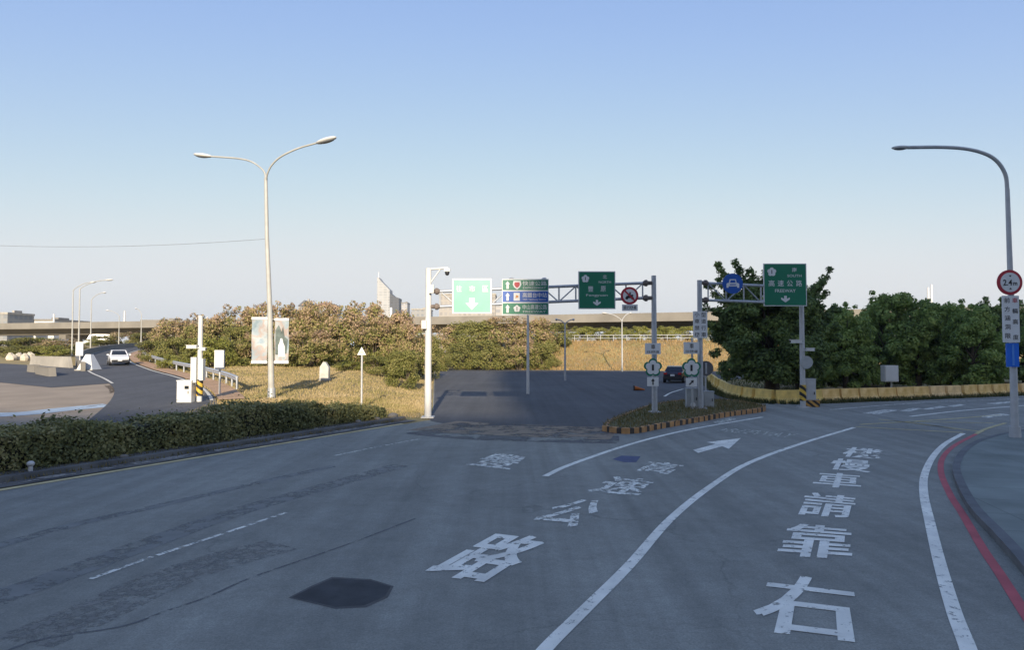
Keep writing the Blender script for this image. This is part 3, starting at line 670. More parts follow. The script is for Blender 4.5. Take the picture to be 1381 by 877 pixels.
def on_island(n):
    out = []; poly = [(p.x, p.y) for p in ring]; x0, x1 = min(p[0] for p in poly), max(p[0] for p in poly); y0, y1 = min(p[1] for p in poly), max(p[1] for p in poly)
    while len(out) < n:
        x, y = random.uniform(x0, x1), random.uniform(y0, y1); c = False
        for i in range(len(poly)):
            (xa, ya), (xb, yb) = poly[i], poly[i - 1]
            if (ya > y) != (yb > y) and x < (xb - xa) * (y - ya) / (yb - ya) + xa: c = not c
        if c: out.append((x, y, .16))
    return np.array(out)
blades('island_weeds', on_island(5000), .16, .018, M_weed)
def along(pts, n, off0, off1, z=0):
    P = []
    for _ in range(n):
        i = random.randrange(len(pts) - 1); p = pts[i].lerp(pts[i + 1], random.random()); t = (pts[i + 1] - pts[i]).normalized(); o_ = random.uniform(off0, off1)
        P.append((p.x - t.y * o_, p.y + t.x * o_, z))
    return np.array(P)
blades('verge_weeds', np.concatenate([along(spline(bar, 6), 9000, -.9, -.1), along(spline(bar, 6), 12000, .3, 6)]), .25, .02, leafmat('verge grass blades', [(.03, .045, .015), (.06, .075, .02), (.11, .11, .04), (.17, .15, .07)]))
blades('kerb_weeds', np.array([(*edge(s_, o_)[:2], .03) for s_, o_ in zip(rng.uniform(-8, eL, 5000), rng.choice([.93, 1.13, 1.5, 1.8], 5000) + rng.normal(0, .12, 5000))]), .09, .015, M_weed)
emb = np.array([(rng.uniform(-8, 45), 0, 0) for _ in range(20000)]); yy = 93 - .25 * emb[:, 0] + rng.uniform(1, 18, len(emb)); emb[:, 1] = yy; emb[:, 2] = terrain(emb[:, 0], yy) - .05
blades('embankment_grass', emb, .35, .05, leafmat('embankment grass', [(.20, .19, .06), (.34, .24, .10), (.44, .29, .13), (.50, .37, .19)], nsc=.22))

# ================================================================== FAR STRUCTURES
# viaduct
def viaduct():
    c = [Vector((X_at(px, d), d, 0)) for px, d in ((-420, 205), (0, 169), (560, 135), (930, 117))]; dr = (c[-1] - c[-2]).normalized(); c += [c[-1] + dr * 60, c[-1] + dr * 130]
    pts = spline(c, 10); root = thing('viaduct', 'long grey concrete viaduct crossing the whole background', 'viaduct', pts[0]); o0 = pts[0]
    prof = [(-6.5, 7.55), (-6.5, 9.0), (-6.2, 9.0), (-6.2, 8.0), (6.2, 8.0), (6.2, 9.0), (6.5, 9.0), (6.5, 7.55), (4.0, 7.35), (3.2, 6.2), (-3.2, 6.2), (-4.0, 7.35)]
    b = B(); vs = []; k = len(prof)
    for i, p in enumerate(pts):
        t = (pts[min(i + 1, len(pts) - 1)] - pts[max(i - 1, 0)]).normalized()
        for x, z in prof: vs.append((p.x + t.y * x - o0.x, p.y - t.x * x - o0.y, z))
    b.add(vs, [(i * k + j, i * k + (j + 1) % k, (i + 1) * k + (j + 1) % k, (i + 1) * k + j) for i in range(len(pts) - 1) for j in range(k)]); b.build('deck', M_pale, root)
    acc = 0
    for i in range(1, len(pts)):
        acc += (pts[i] - pts[i - 1]).length
        if acc > 30:
            acc = 0; p = pts[i] - o0; t = (pts[i] - pts[i - 1]).normalized(); q = B(); z0 = th(pts[i].x, pts[i].y) - .5
            q.box((p.x, p.y, (z0 + 5.2) / 2), (2.0, 2.0, 5.2 - z0), rz=math.atan2(t.y, t.x)); q.box((p.x, p.y, 5.68), (2.1, 7.0, 1.0), rz=math.atan2(t.y, t.x)); q.build('pier', M_pale, root)
    return pts
vpts = viaduct()
for i, px in enumerate((76, 171, 268, 282, 292)):
    d = np.interp(px, [0, 560], [169, 135]) - 5; base = D(px, 438, d); b = B(); x = base.x
    hz = 9.0; top = D(px, (424, 420, 426, 428, 427)[i], d).z
    b.tube([(0, 0, 0), (0, 0, top - hz)], [.22, .2], 8); b.box((0, 0, .1), (.5, .5, .2))
    o = b.build('viaduct_mast', M_white, None, (x, d - .9, hz)); tag(o, ['white stub mast on the viaduct, leftmost of the five', 'white stub mast on the viaduct behind the row of tall lamps', 'white stub mast on the viaduct directly behind the striped camera pole', 'white stub mast on the viaduct just right of the striped camera pole', 'rightmost white stub mast on the viaduct, above the blank sign board'][i], 'mast', 'white masts on the viaduct')
# railing on top of the embankment
b = B(); rp = [Vector((x, 93 - .25 * x + 16.2, 0)) for x in np.arange(-2, 46, 2.0)]
root = thing('railing', 'pale railing along the top of the bare embankment', 'railing', rp[0] + Vector((0, 0, 4.15)))
loc = [p - rp[0] for p in rp]
for z in (.45, .9): b.tube([p + Vector((0, 0, z)) for p in loc], .05, 5)
b.build('rail', M_pole, root)
for p in loc: q = B(); q.cyl(p, p + Vector((0, 0, .95)), .05, n=6); q.build('post', M_pole, root)

# far buildings
def building(name, px0, px1, top, d, dep, mats, label, roof=None, cat='building', extra=()):
    x0, x1 = X_at(px0, d), X_at(px1, d); zt = D(px0, top, d).z; root = thing(name, label, cat, ((x0 + x1) / 2, d, 0)); W = x1 - x0
    b = B(); b.box((0, dep / 2, zt / 2), (W, dep, zt)); b.build('wall', mats[0], root)
    b = B(); b.box((0, dep / 2, zt + .5), (W + .8, dep + .8, 1.0)); b.box((W * .15, dep / 2, zt + 1.6), (W * .2, dep * .3, 1.4)); b.build('roof', mats[1], root); return root, W, zt
F1 = facade('facade grey', (.25, .25, .24), (.16, .17, .18), 3.4, 3.4); F2 = facade('facade beige', (.30, .28, .25), (.20, .19, .18), 3.0, 3.3); F3 = facade('facade pale', (.34, .33, .32), (.22, .23, .25), 4.2, 3.6)
building('apartment_block', 592, 668, 398, 420, 25, (F2, M_concrete), 'beige apartment block behind the light green gantry sign')
building('apartment_block', 668, 684, 412, 430, 20, (F3, M_pale), 'narrow pale block between the light green sign and three panel sign')
building('apartment_block', 555, 578, 418, 520, 25, (F1, M_concrete), 'low grey block just left of the white gantry post')
building('apartment_block', 541, 549, 409, 800, 20, (F3, M_pale), 'slim pale block right of the pointed tower')
building('apartment_block', -6, 9, 424, 330, 18, (F1, M_concrete), 'grey block at the left edge above the viaduct')
building('apartment_block', 10, 17, 428, 345, 14, (F3, M_pale), 'small pale block beside the grey block at the left edge')
building('warehouse', 24, 72, 433, 360, 30, (mat('white cladding', (.62, .62, .6), .6), M_pale), 'long low white shed above the viaduct on the far left')
building('warehouse', 190, 232, 434, 360, 30, (mat('white cladding', (.62, .62, .6), .6), M_pale), 'low white shed above the viaduct behind the ramp lamps')
def house(px0, px1, eave, ridge, d, wallm, roofm, label):
    x0, x1 = X_at(px0, d), X_at(px1, d); ze, zr = D(px0, eave, d).z, D(px0, ridge, d).z; W = x1 - x0; r = thing('house', label, 'house', ((x0 + x1) / 2, d, 0)); B().box((0, 4, ze / 2), (W, 8, ze)).build('wall', wallm, r)
    B().prism([(-W / 2 - .3, ze), (W / 2 + .3, ze), (0, zr)], -.4, 8.4).build('roof', roofm, r); B().box((W * .2, 2, zr - .2), (.7, .7, 1.6)).build('chimney', wallm, r)
house(402, 418, 413, 405, 240, F2, mat('slate roof', (.12, .12, .13), .8), 'small house with a dark pointed roof showing over the flowering bushes')
house(424, 452, 412, 407.5, 250, F3, mat('brown roof', (.2, .13, .11), .8), 'long brown roofed house top left of the tower, over the bushes')
def tower():
    d = 900; z = lambda py: D(520, py, d).z; x = lambda px: X_at(px, d); cx = x(522); root = thing('tower_block', 'tall pale tower with a sloping pointed top on the skyline', 'tower', (cx, d, 0))
    b = B(); b.prism([(x(508) - cx, 0), (x(525) - cx, 0), (x(525) - cx, z(391)), (x(520) - cx, z(386)), (x(513) - cx, z(379)), (x(509.5) - cx, z(374)), (x(508) - cx, z(374))], 0, 22); b.build('wall', facade('tower pale', (.36, .36, .35), (.24, .25, .25), 6, 3.5), root)
    b = B(); b.prism([(x(525) - cx, 0), (x(537.5) - cx, 0), (x(537.5) - cx, z(402)), (x(531) - cx, z(400)), (x(525) - cx, z(395))], 1.5, 24); b.build('side_wing', facade('tower shaded', (.055, .06, .07), (.03, .034, .04), 5, 3.5), root)  # wing facade darkened to read as the tower's shaded side
    b = B(); b.cyl((x(508.8) - cx, 6, z(375)), (x(508.8) - cx, 6, z(366)), .9, .3, 6); b.build('spire', M_swhite, root)
    b = B(); b.box((x(527) - cx, .6, z(430) / 2 + z(410) / 2 - 20), (3, 2, z(410) - z(430) + 30)); b.build('lift_shaft', M_swhite, root)
tower()
d = 650; b = B(); cx = X_at(1256, d)
root = thing('bridge_pylon', 'pair of white bridge pylons on the skyline above the right trees', 'pylon', (cx, d, 0))
for px, t in ((1253.3, 388), (1257.8, 384)):
    q = B(); zt = D(px, t, d).z; q.tube([(X_at(px, d) - cx, 0, 0), (X_at(px, d) - cx, 0, zt)], [1.5, .9], 8); q.build('leg', M_swhite, root)
q = B(); q.box((0, 0, D(1256, 414, d).z), (4, 1.5, 3)); q.build('crossbeam', M_swhite, root)

# the air: pale even haze round the camera and the whole scene
hb = B(); hb.box((50, 1150, 64), (5400, 3000, 132)); hm_ = bpy.data.materials.new('haze air'); hm_.use_nodes = True; hn = hm_.node_tree.nodes; hn.remove(hn['Principled BSDF'])
pv = hn.new('ShaderNodeVolumePrincipled'); pv.inputs['Color'].default_value = (.88, .95, 1, 1); pv.inputs['Density'].default_value = HAZE; pv.inputs['Anisotropy'].default_value = .2
hm_.node_tree.links.new(pv.outputs[0], hn['Material Output'].inputs['Volume']); hz = hb.build('haze', hm_); tag(hz, kind='stuff'); hz.display_type = 'WIRE'
# unseen blocks behind the viewer, added and sized to shade the road
F4 = facade('facade shade block', (.45, .43, .40), (.10, .12, .14), 3.6, 3.6)
for nm, x0, x1, hh, lab in (('shade_block', 12.4, 260, 91.5, 'tall unseen block added behind the viewer to shade the junction'), ('shade_block', -260, 12.35, 71.6, 'lower unseen block added behind the viewer to shade the hedge')):
    root = thing(nm, lab, 'building', ((x0 + x1) / 2, -192, 0)); b = B(); b.box((0, 0, hh / 2), (x1 - x0, 24, hh)); b.build('wall', F4, root)
    b = B(); b.box((0, 0, hh + .3), (x1 - x0 - .1, 23.8, .6)); b.build('roof', M_concrete, root)

# ================================================================== GANTRIES AND SIGNS
def flower(cx, cz, r, n=60):
    out = []
    for i in range(n):
        a = 2 * math.pi * i / n; q = r * (.74 + .26 * abs(math.cos(2.5 * (a - math.pi / 2))) ** .7); out.append((cx + q * math.cos(a), cz + q * math.sin(a)))
    return out
def disc(cx, cz, r, n=40): return [(cx + r * math.cos(2 * math.pi * i / n), cz + r * math.sin(2 * math.pi * i / n)) for i in range(n)]
def arrow(cx, z0, z1, w_, down=True, shaft=.36, head=.5):
    s = -1 if down else 1; zt, zb = (z0, z1) if down else (z1, z0); h = (zb - zt) * head; a = w_ * shaft / 2
    return [(cx - a, zb), (cx - a, zt + h), (cx - w_ / 2, zt + h), (cx, zt), (cx + w_ / 2, zt + h), (cx + a, zt + h), (cx + a, zb)]
def part_prism(name, pts, y0, y1, m, root, mi=0): return B().prism(pts, y0, y1).build(name, m, root)
def part_text(txt, box, root, m, y=-.045, bold=.006, name='lettering'):
    b = B(); put_text(b, txt, *box, y, 0, bold); return b.build(name, m, root)
def rect_sign(name, label, px0, px1, py0, py1, Y, face, group=None, border=.05, rz=0.0, cat='sign', back=M_swhite, brk=0.0):
    """origin at the bottom centre of the panel; local x right, z up, front towards -y"""
    bl, br, tp = D(px0, py1, Y), D(px1, py1, Y), D(px0, py0, Y); W, H = (br - bl).length / max(.3, math.cos(rz)), tp.z - bl.z
    root = thing(name, label, cat, (bl + br) / 2, rz, group)
    b = B(); b.box((0, 0, H / 2), (W, .05, H)); b.build('panel', back, root)
    if face: b = B(); b.box((0, -.027, H / 2), (W - 2 * border, .014, H - 2 * border)); b.build('face', face, root)
    for z in (.25, .75): B().box((0, .05 + brk / 2, H * z), (W * .9, .05 + brk, .06)).build('bracket', M_galv, root)
    return root, W, H

# --- first gantry
pL, pR = on_ground(577.5, 28.9), G(883, 557, .17)
def gantry(name, label, a, c, ztop_a, ztop_c, chord, m_a, m_c, ra, rc, n, x_in=(.5, .5), lift=0.0):
    root = thing(name, label, 'gantry', a); v = c - a; u = v.normalized()
    for base, zt, m, r in ((Vector(), ztop_a, m_a, ra), (v, ztop_c, m_c, rc)):
        b = B(); b.tube([base + Vector((0, 0, -.1)), base + Vector((0, 0, zt - (a.z if base.length < .1 else a.z)))], [r * 1.12, r * .92], 14); b.box(tuple(base + Vector((0, 0, .03))), (r * 4, r * 4, .06)); b.build('post', m, root)
    z0, z1 = chord; b = B(); A, C_ = v * 0 + u * x_in[0], v - u * x_in[1]
    for z in (z0, z1): b.tube([A + Vector((0, 0, z - a.z)), C_ + Vector((0, 0, z - a.z + lift))], .065, 8)
    P = [A.lerp(C_, i / n) for i in range(n + 1)]
    for i, p in enumerate(P):
        lf = lift * i / n
        b.tube([p + Vector((0, 0, z0 - a.z + lf)), p + Vector((0, 0, z1 - a.z + lf))], .035, 6)
        if i < n:
            q = P[i + 1]; lo, hi = z0 - a.z + lf, z1 - a.z + lf
            s, e = (lo, hi) if i % 2 else (hi, lo); b.tube([p + Vector((0, 0, s)), q + Vector((0, 0, e))], .03, 6)
    b.build('truss', M_galv, root)
    for p, e in ((u * ra * .5, A), (v - u * rc * .5, C_)):
        for z in (z0, z1):
            lf = lift if p.length > 1 else 0
            b = B(); b.tube([p + Vector((0, 0, z - a.z + lf)), p.lerp(e, .5) + Vector((0, 0, z - a.z + lf)), p.lerp(e, .55) + Vector((0, 0, z - a.z + lf)), p.lerp(e, .75) + Vector((0, 0, z - a.z + lf)), e + Vector((0, 0, z - a.z + lf))], [.085, .095, .15, .15, .07], 10); b.build('flange', mat('rusty flange', (.16, .13, .11), .7, .25, 5), root)
    return root
zt1 = D(577, 362, 28.9).z; zt2 = D(883, 377, pR.y).z
c0, c1 = D(590, 414, 29).z, D(590, 393.5, 29).z; c1r = D(870, 387, pR.y).z
g1 = gantry('sign_gantry', 'truss gantry across the left carriageway with one white and one grey post', pL, pR, zt1, zt2, (c0, c1), M_white, M_galv, .135, .115, 12, lift=c1r - c1)
b = B(); zt = zt1 - pL.z; xr = (604 - 577.5) / FPX * 28.9
b.tube([(0, 0, zt - .04), (xr, 0, zt + .02)], .05, 8); b.tube([(0, 0, zt - .75), (.5, 0, zt - .05)], .035, 6); b.build('arm', M_white, g1)
t = thing('dome_camera', 'small dome camera hanging from the arm on top of the white gantry post', 'camera', pL + Vector((xr - .04, 0, zt - .03)))
B().box((0, 0, -.05), (.26, .2, .12)).build('housing', M_white, t); B().ell((0, 0, -.17), (.1, .1, .12)).build('dome', M_black, t)
for i, (py, dx) in enumerate(((390, .16), (438, -.16))):
    p = D(577, py, 28.7); t = thing('junction_box', ['small white box high on the white gantry post at truss height', 'small white box on the white gantry post below the truss'][i], 'box', p + Vector((dx, 0, 0)))
    B().box((0, 0, 0), (.2, .2, .36)).build('casing', M_white, t); B().box((0, -.11, 0), (.15, .02, .28)).build('lid', M_swhite, t)

Y1 = lambda px: float(np.interp(px, [577, 883], [28.9, pR.y])) - .18
# light green sign
r, W, H = rect_sign('direction_sign', 'light green sign lettered 往市區 with one big white down arrow', 610, 663, 376, 423, Y1(637), M_mint)
part_text('往', (-.40 * W, -.26 * W, .62 * H, .80 * H), r, M_swhite); part_text('市', (-.07 * W, .08 * W, .62 * H, .80 * H), r, M_swhite); part_text('區', (.27 * W, .41 * W, .62 * H, .80 * H), r, M_swhite)
part_prism('arrow', arrow(0, .10 * H, .44 * H, .33 * W, True, .42, .58), -.05, -.03, M_swhite, r)
# three stacked panels
r, W, H = rect_sign('direction_sign', 'stacked sign of green, blue and green panels with white up arrows', 677, 740, 376.5, 425, Y1(708), None, border=.03)
rows = ((.69, .975, M_green, '快速公路', 'EXPRESSWAY'), (.36, .655, M_blue, '高鐵台中站', 'HSR Taichung Station'), (.025, .325, M_green, '中山高速公路', 'FREEWAY'))
for i, (a, c, m, t1, t2) in enumerate(rows):
    B().box((0, -.027, (a + c) / 2 * H), (W * .97, .014, (c - a) * H)).build('face', m, r)
    h = (c - a) * H; z0 = a * H
    part_prism('arrow', arrow(-.38 * W, z0 + .12 * h, z0 + .88 * h, .10 * W, False, .5, .4), -.05, -.03, M_swhite, r)
    if i == 0:
        sh = [(-.255 * W, z0 + .9 * h), (-.10 * W, z0 + .9 * h), (-.085 * W, z0 + .55 * h), (-.115 * W, z0 + .28 * h), (-.178 * W, z0 + .06 * h), (-.24 * W, z0 + .28 * h), (-.27 * W, z0 + .55 * h)]
        e = part_prism('emblem', sh, -.048, -.03, M_swhite, r); k = [(-.178 * W + (x + .178 * W) * .66, z0 + .5 * h + (z - z0 - .5 * h) * .66) for x, z in sh]; part_prism('emblem_field', k, -.054, -.047, M_red, e)
    elif i == 1:
        e = part_prism('emblem', [(-.25 * W, z0 + .12 * h), (-.12 * W, z0 + .12 * h), (-.12 * W, z0 + .86 * h), (-.25 * W, z0 + .86 * h)], -.048, -.03, M_swhite, r)
        part_prism('emblem_field', [(-.215 * W, z0 + .35 * h), (-.15 * W, z0 + .42 * h), (-.15 * W, z0 + .6 * h), (-.2 * W, z0 + .66 * h)], -.054, -.047, mat('orange print', (.5, .22, .06), .5), e)
    else:
        e = part_prism('emblem', flower(-.18 * W, z0 + .5 * h, .075 * W), -.048, -.03, M_swhite, r); part_text('1', (-.188 * W, -.172 * W, z0 + .32 * h, z0 + .68 * h), e, M_sblack, -.052)
    part_text(t1, (-.06 * W, .46 * W, z0 + .42 * h, z0 + .88 * h), r, M_swhite); part_text(t2, (-.05 * W, .44 * W, z0 + .12 * h, z0 + .32 * h), r, M_swhite, bold=.0)
def freeway_sign(label, px, py, Y, top_c, top_e, mid, mid_e, mid_w, e_w, rz=0.0, brk=0.0):
    r, W, H = rect_sign('direction_sign', label, *px, *py, Y, M_green, border=.04, rz=rz, brk=brk)
    e = part_prism('emblem', flower(-.31 * W, .80 * H, .105 * W), -.048, -.03, M_swhite, r); part_text('1', (-.32 * W, -.30 * W, .755 * H, .845 * H), e, M_sblack, -.052)
    part_text(top_c, (.16 * W, .27 * W, .80 * H, .90 * H), r, M_swhite); part_text(top_e, (.05 * W, .38 * W, .68 * H, .74 * H), r, M_swhite)
    n = len(mid)
    for i, ch in enumerate(mid):
        x = mid_w * (i / (n - 1) - .5) * W; part_text(ch, (x - .07 * W, x + .07 * W, .46 * H, .605 * H), r, M_swhite, name='character')
    part_text(mid_e, (-e_w / 2 * W, e_w / 2 * W, .32 * H, .395 * H), r, M_swhite)
    part_prism('arrow', [(-.03 * W, .24 * H), (-.03 * W, .17 * H), (-.10 * W, .20 * H), (-.10 * W, .155 * H), (0, .085 * H), (.10 * W, .155 * H), (.10 * W, .20 * H), (.03 * W, .17 * H), (.03 * W, .24 * H)], -.05, -.03, M_swhite, r)
freeway_sign('square green sign lettered NORTH 豐原 on the first gantry, in shade', (780, 830), (366, 417), Y1(805), '北', 'NORTH', '豐原', 'Fengyuan', .34, .58)
# no motorcycles
Yb = Y1(849); c_ = D(849, 399, Yb); rad = (861 - 837) / 2 / FPX * Yb; r = thing('prohibition_sign', 'round red ringed sign with a slashed motorcycle beside the grey gantry post', 'sign', c_ - Vector((0, 0, rad)))
part_prism('panel', disc(0, rad, rad), -.02, .02, M_red, r); part_prism('face', disc(0, rad, rad * .74), -.032, -.018, M_swhite, r)
m_ = part_prism('motorcycle_symbol', [(-.42 * rad, rad * .92), (-.1 * rad, rad * 1.05), (0, rad * 1.42), (.14 * rad, rad * 1.36), (.1 * rad, rad * 1.1), (.4 * rad, rad * 1.12), (.42 * rad, rad * .98), (.1 * rad, rad * .72), (-.3 * rad, rad * .72)], -.042, -.03, M_sblack, r)
for s in (-.32, .32): part_prism('wheel_symbol', disc(s * rad, rad * .72, .16 * rad, 16), -.042, -.03, M_sblack, m_)
ca, sa = math.cos(R(-45)), math.sin(R(-45)); L_ = rad * .76; hw = rad * .085
part_prism('slash', [(ca * s - sa * o, rad + sa * s + ca * o) for s, o in ((-L_, -hw), (L_, -hw), (L_, hw), (-L_, hw))], -.052, -.04, M_red, r)
B().box((0, .05, rad), (.12, .06, rad * 1.6)).build('bracket', M_galv, r)
r, W, H = rect_sign('sub_plate', 'small grey white plate right under the slashed motorcycle sign', 839, 860, 410.8, 419.5, Yb, None); part_text('禁行機車', (-.42 * W, .42 * W, .2 * H, .8 * H), r, M_sblack, -.03, name='characters')

# --- second gantry
qL, qR = G(945, 551.5, .17), G(1083, 550)
zq = D(945, 378, qL.y).z
cq0, cq1 = D(960, 405, qL.y + .3).z, D(960, 382, qL.y + .3).z
g2 = gantry('sign_gantry', 'grey truss gantry across the right slip lane in front of the dark tree', qL, qR, zq, zq + .1, (cq0, cq1), M_galv, M_pole, .12, .12, 5, lift=.15)
q = qR - qL; zb = 0
bnd = B(); bnd.cyl(tuple(q + Vector((0, 0, .35))), tuple(q + Vector((0, 0, 1.15))), .165, n=16); bnd.build('striped_sleeve', M_hazard, g2)
def Yon(a, c, px):
    k = (px - 690.5) / FPX; t = (a.x - k * a.y) / (k * (c.y - a.y) - (c.x - a.x)); return a.y + (c.y - a.y) * t
Y2 = lambda px: Yon(qL, qR, px) - .55
freeway_sign('square green sign lettered SOUTH 高速公路 FREEWAY on the second gantry', (1030, 1088), (355.5, 413), Y2(1059), '南', 'SOUTH', '高速公路', 'FREEWAY', .64, .48, brk=.4)
Yc = Y2(988); c_ = D(988, 382.5, Yc); rad = 13.8 / FPX * Yc; r = thing('mandatory_sign', 'round blue sign with a white car on the second gantry', 'sign', c_ - Vector((0, 0, rad)))
part_prism('panel', disc(0, rad, rad), -.02, .02, M_blue, r)
k = rad; carp = [(-.62, .58), (-.62, .95), (-.5, 1.05), (-.38, 1.05), (-.30, 1.42), (.30, 1.42), (.38, 1.05), (.5, 1.05), (.62, .95), (.62, .58), (.42, .58), (.42, .72), (-.42, .72), (-.42, .58)]
sy = part_prism('car_symbol', [(x * k, z * k) for x, z in carp], -.034, -.018, M_swhite, r); part_prism('windscreen_symbol', [(-.27 * k, 1.08 * k), (-.21 * k, 1.33 * k), (.21 * k, 1.33 * k), (.27 * k, 1.08 * k)], -.042, -.033, M_blue, sy)
part_prism('grille_symbol', [(-.3 * k, .84 * k), (.3 * k, .84 * k), (.3 * k, .93 * k), (-.3 * k, .93 * k)], -.042, -.033, M_blue, sy); B().box((0, .05, k), (.12, .06, k * 1.6)).build('bracket', M_galv, r)
# plates on the near posts
r, W, H = rect_sign('character_plate', 'tall white plate with a two by four grid of characters on the second gantry post', 935, 954, 420, 456, qL.y - .22, None)
for i, ch in enumerate('小型車道禁行機車'): x = (-.23 if i // 4 else .23) * W * -1; x = (-.23 if i % 2 == 0 else .23) * W; z = H * (.875 - .25 * (i // 2)); part_text(ch, (x - .17 * W, x + .17 * W, z - .085 * H, z + .085 * H), r, M_sblack, -.03, name='character')
def route_set(pxc, Y, plate, fl, ar, post_base, angle, ord_lab, plate_lab):
    p = post_base; zt = D(pxc, plate[0] - 6, Y).z; root = thing('sign_post', 'thin grey post carrying the %s route marker' % ord_lab, 'post', p)
    B().cyl((0, 0, -.05), (0, 0, zt - p.z), .045, n=10).build('pole', M_pole, root)
    yy = Y - .09
    r, W, H = rect_sign('information_plate', 'white plate above the %s route marker' % ord_lab, pxc - 10.5, pxc + 10.5, plate[0], plate[1], yy, None)
    part_text('車', (-.13 * W, .15 * W, .45 * H, .88 * H), r, M_sblack, -.03, name='pictogram'); part_text('往國道', (-.4 * W, .4 * W, .1 * H, .32 * H), r, M_sblack, -.03)
    c = D(pxc, fl[0], yy); rad = fl[1] / FPX * yy; r = thing('route_marker', 'white blossom shaped route marker reading 1, %s' % plate_lab, 'sign', c - Vector((0, 0, rad)))
    part_prism('panel', flower(0, rad, rad), -.02, .02, M_green, r); part_prism('face', flower(0, rad, rad * .80), -.032, -.018, M_swhite, r); part_text('1', (-.13 * rad, .1 * rad, .68 * rad, 1.32 * rad), r, M_sblack, -.04, .03)
    r, W, H = rect_sign('arrow_plate', 'small white plate with a black %s arrow under the %s route marker' % ('up' if not angle else 'slanting', ord_lab), pxc - 7.5, pxc + 7.5, ar[0], ar[1], yy, None)
    pts = arrow(0, -.36 * H, .36 * H, .42 * H, False, .34, .42); ca, sa = math.cos(R(angle)), math.sin(R(angle)); part_prism('arrow', [(x * ca - z * sa, .5 * H + x * sa + z * ca) for x, z in pts], -.036, -.024, M_sblack, r)
route_set(880.5, pR.y - .5, (463, 478), (496, 12.5), (509, 521), G(881, 556, .17), 0, 'left hand', 'on the post beside the grey gantry post')
route_set(932.5, qL.y - .6, (461.5, 477.5), (496.5, 13), (510, 522), G(934, 552, .17), -45, 'right hand', 'above the grey roadside cabinets')
# round backs
for px, py, Y, rad, lab, base in ((952, 497, qL.y + .6, 10, 'dark back of a round sign just right of the second gantry post', 'none'), (1087.5, 489, qR.y - .2, 8.6, 'grey round plate on the striped gantry post', 'x')):
    c = D(px, py, Y); rr = rad / FPX * Y; r = thing('round_plate', lab, 'sign', c - Vector((0, 0, rr))); part_prism('panel', disc(0, rr, rr), -.015, .015, M_signback if base == 'none' else M_greybox, r)
    B().box((0, .035 if base != 'none' else -.035, rr), (.08, .04, rr * 1.5)).build('bracket', M_galv, r)
    if base == 'none': B().cyl((0, .08, rr * 1.5), (0, .08, rr - c.z + .1), .04, n=8).build('pole', M_pole, r)
def cctv(loc, label, s=1.0, flip=1):
    t = thing('surveillance_camera', label, 'camera', loc)
    B().tube([(0, .0, 0), (-.18 * s * flip, -.1, .02)], .03, 6).build('bracket', M_white, t); b = B(); b.box((-.42 * s * flip, -.14, .08 * s), (.55 * s, .17, .16)); b.box((-.42 * s * flip, -.14, .175 * s), (.64 * s, .2, .02)); b.build('housing', M_white, t)
    B().cyl((-.70 * s * flip, -.14, .08 * s), (-.725 * s * flip, -.14, .08 * s), .06, n=10).build('lens', M_black, t)
cctv(D(1083, 463, qR.y - .1), 'white bullet camera pointing left on the striped gantry post'); cctv(D(1083, 473, qR.y - .1), 'lower short white camera pointing right on the striped gantry post', .7, -1)
# cabinets
def cabinet(label, px0, px1, top, base, Y, m, rz=0.0, z0=0.0, legs=False):
    a, c = D(px0, base, Y), D(px1, base, Y); W = (c - a).length; H = D(px0, top, Y).z - z0; r = thing('roadside_cabinet', label, 'cabinet', Vector(((a.x + c.x) / 2, Y, z0)), rz)
    b = B(); b.box((0, 0, H / 2), (W, W * .6, H)); b.box((0, 0, H + .02), (W * 1.06, W * .66, .05)); b.build('casing', m, r)
    B().box((0, -W * .3 - .01, H * .5), (W * .84, .02, H * .82)).build('door', m, r); B().box((W * .3, -W * .3 - .03, H * .5), (.03, .03, .14)).build('handle', M_black, r)
    return r, W, H
r, W, H = cabinet('taller grey roadside cabinet with round emblem between the gantry posts', 925.5, 941, 525, 552, qL.y + .25, M_greybox, z0=.17)
part_prism('emblem', disc(0, H * .2, W * .22, 20), -W * .3 - .035, -W * .3 - .015, M_swhite, r)
cabinet('grey roadside cabinet right of the second gantry post', 948, 962, 529, 551, qL.y + .7, M_greybox, z0=.17)
cabinet('pale grey cabinet beside the striped gantry post in front of the yellow barriers', 1086, 1099, 512, 545, qR.y + .5, M_pole)
r = thing('striped_block', 'low black and yellow striped block at the foot of the striped gantry post', 'block', G(1094, 549)); B().box((0, 0, .17), (.75, .3, .34)).build('body', stripes('hazard stripes wide', (.02, .02, .02), (.5, .27, .06), .3), r)
B().box((0, 0, .36), (.7, .26, .04)).build('cap', M_concrete, r)

# ================================================================== LAMPS
def head(b, p0, p1, r=.17):
    p0, p1 = Vector(p0), Vector(p1); d = p1 - p0; q = d.to_track_quat('X', 'Z').to_matrix(); b.ell((p0 + p1) / 2, (d.length / 2, r, r * .5), 12, 8, 0, q); return q
def lampheads(root, p0, p1, r=.17):
    b = B(); q = head(b, p0, p1, r); h = b.build('lamp_head', M_white, root); p0, p1 = Vector(p0), Vector(p1); g = B(); g.ell((p0 + p1) / 2 + (p1 - p0) * .05 - Vector((0, 0, r * .22)), ((p1 - p0).length * .36, r * .8, r * .42), 10, 6, 0, q); g.build('lens', mat('lamp lens', (.2, .21, .22), .2), h)
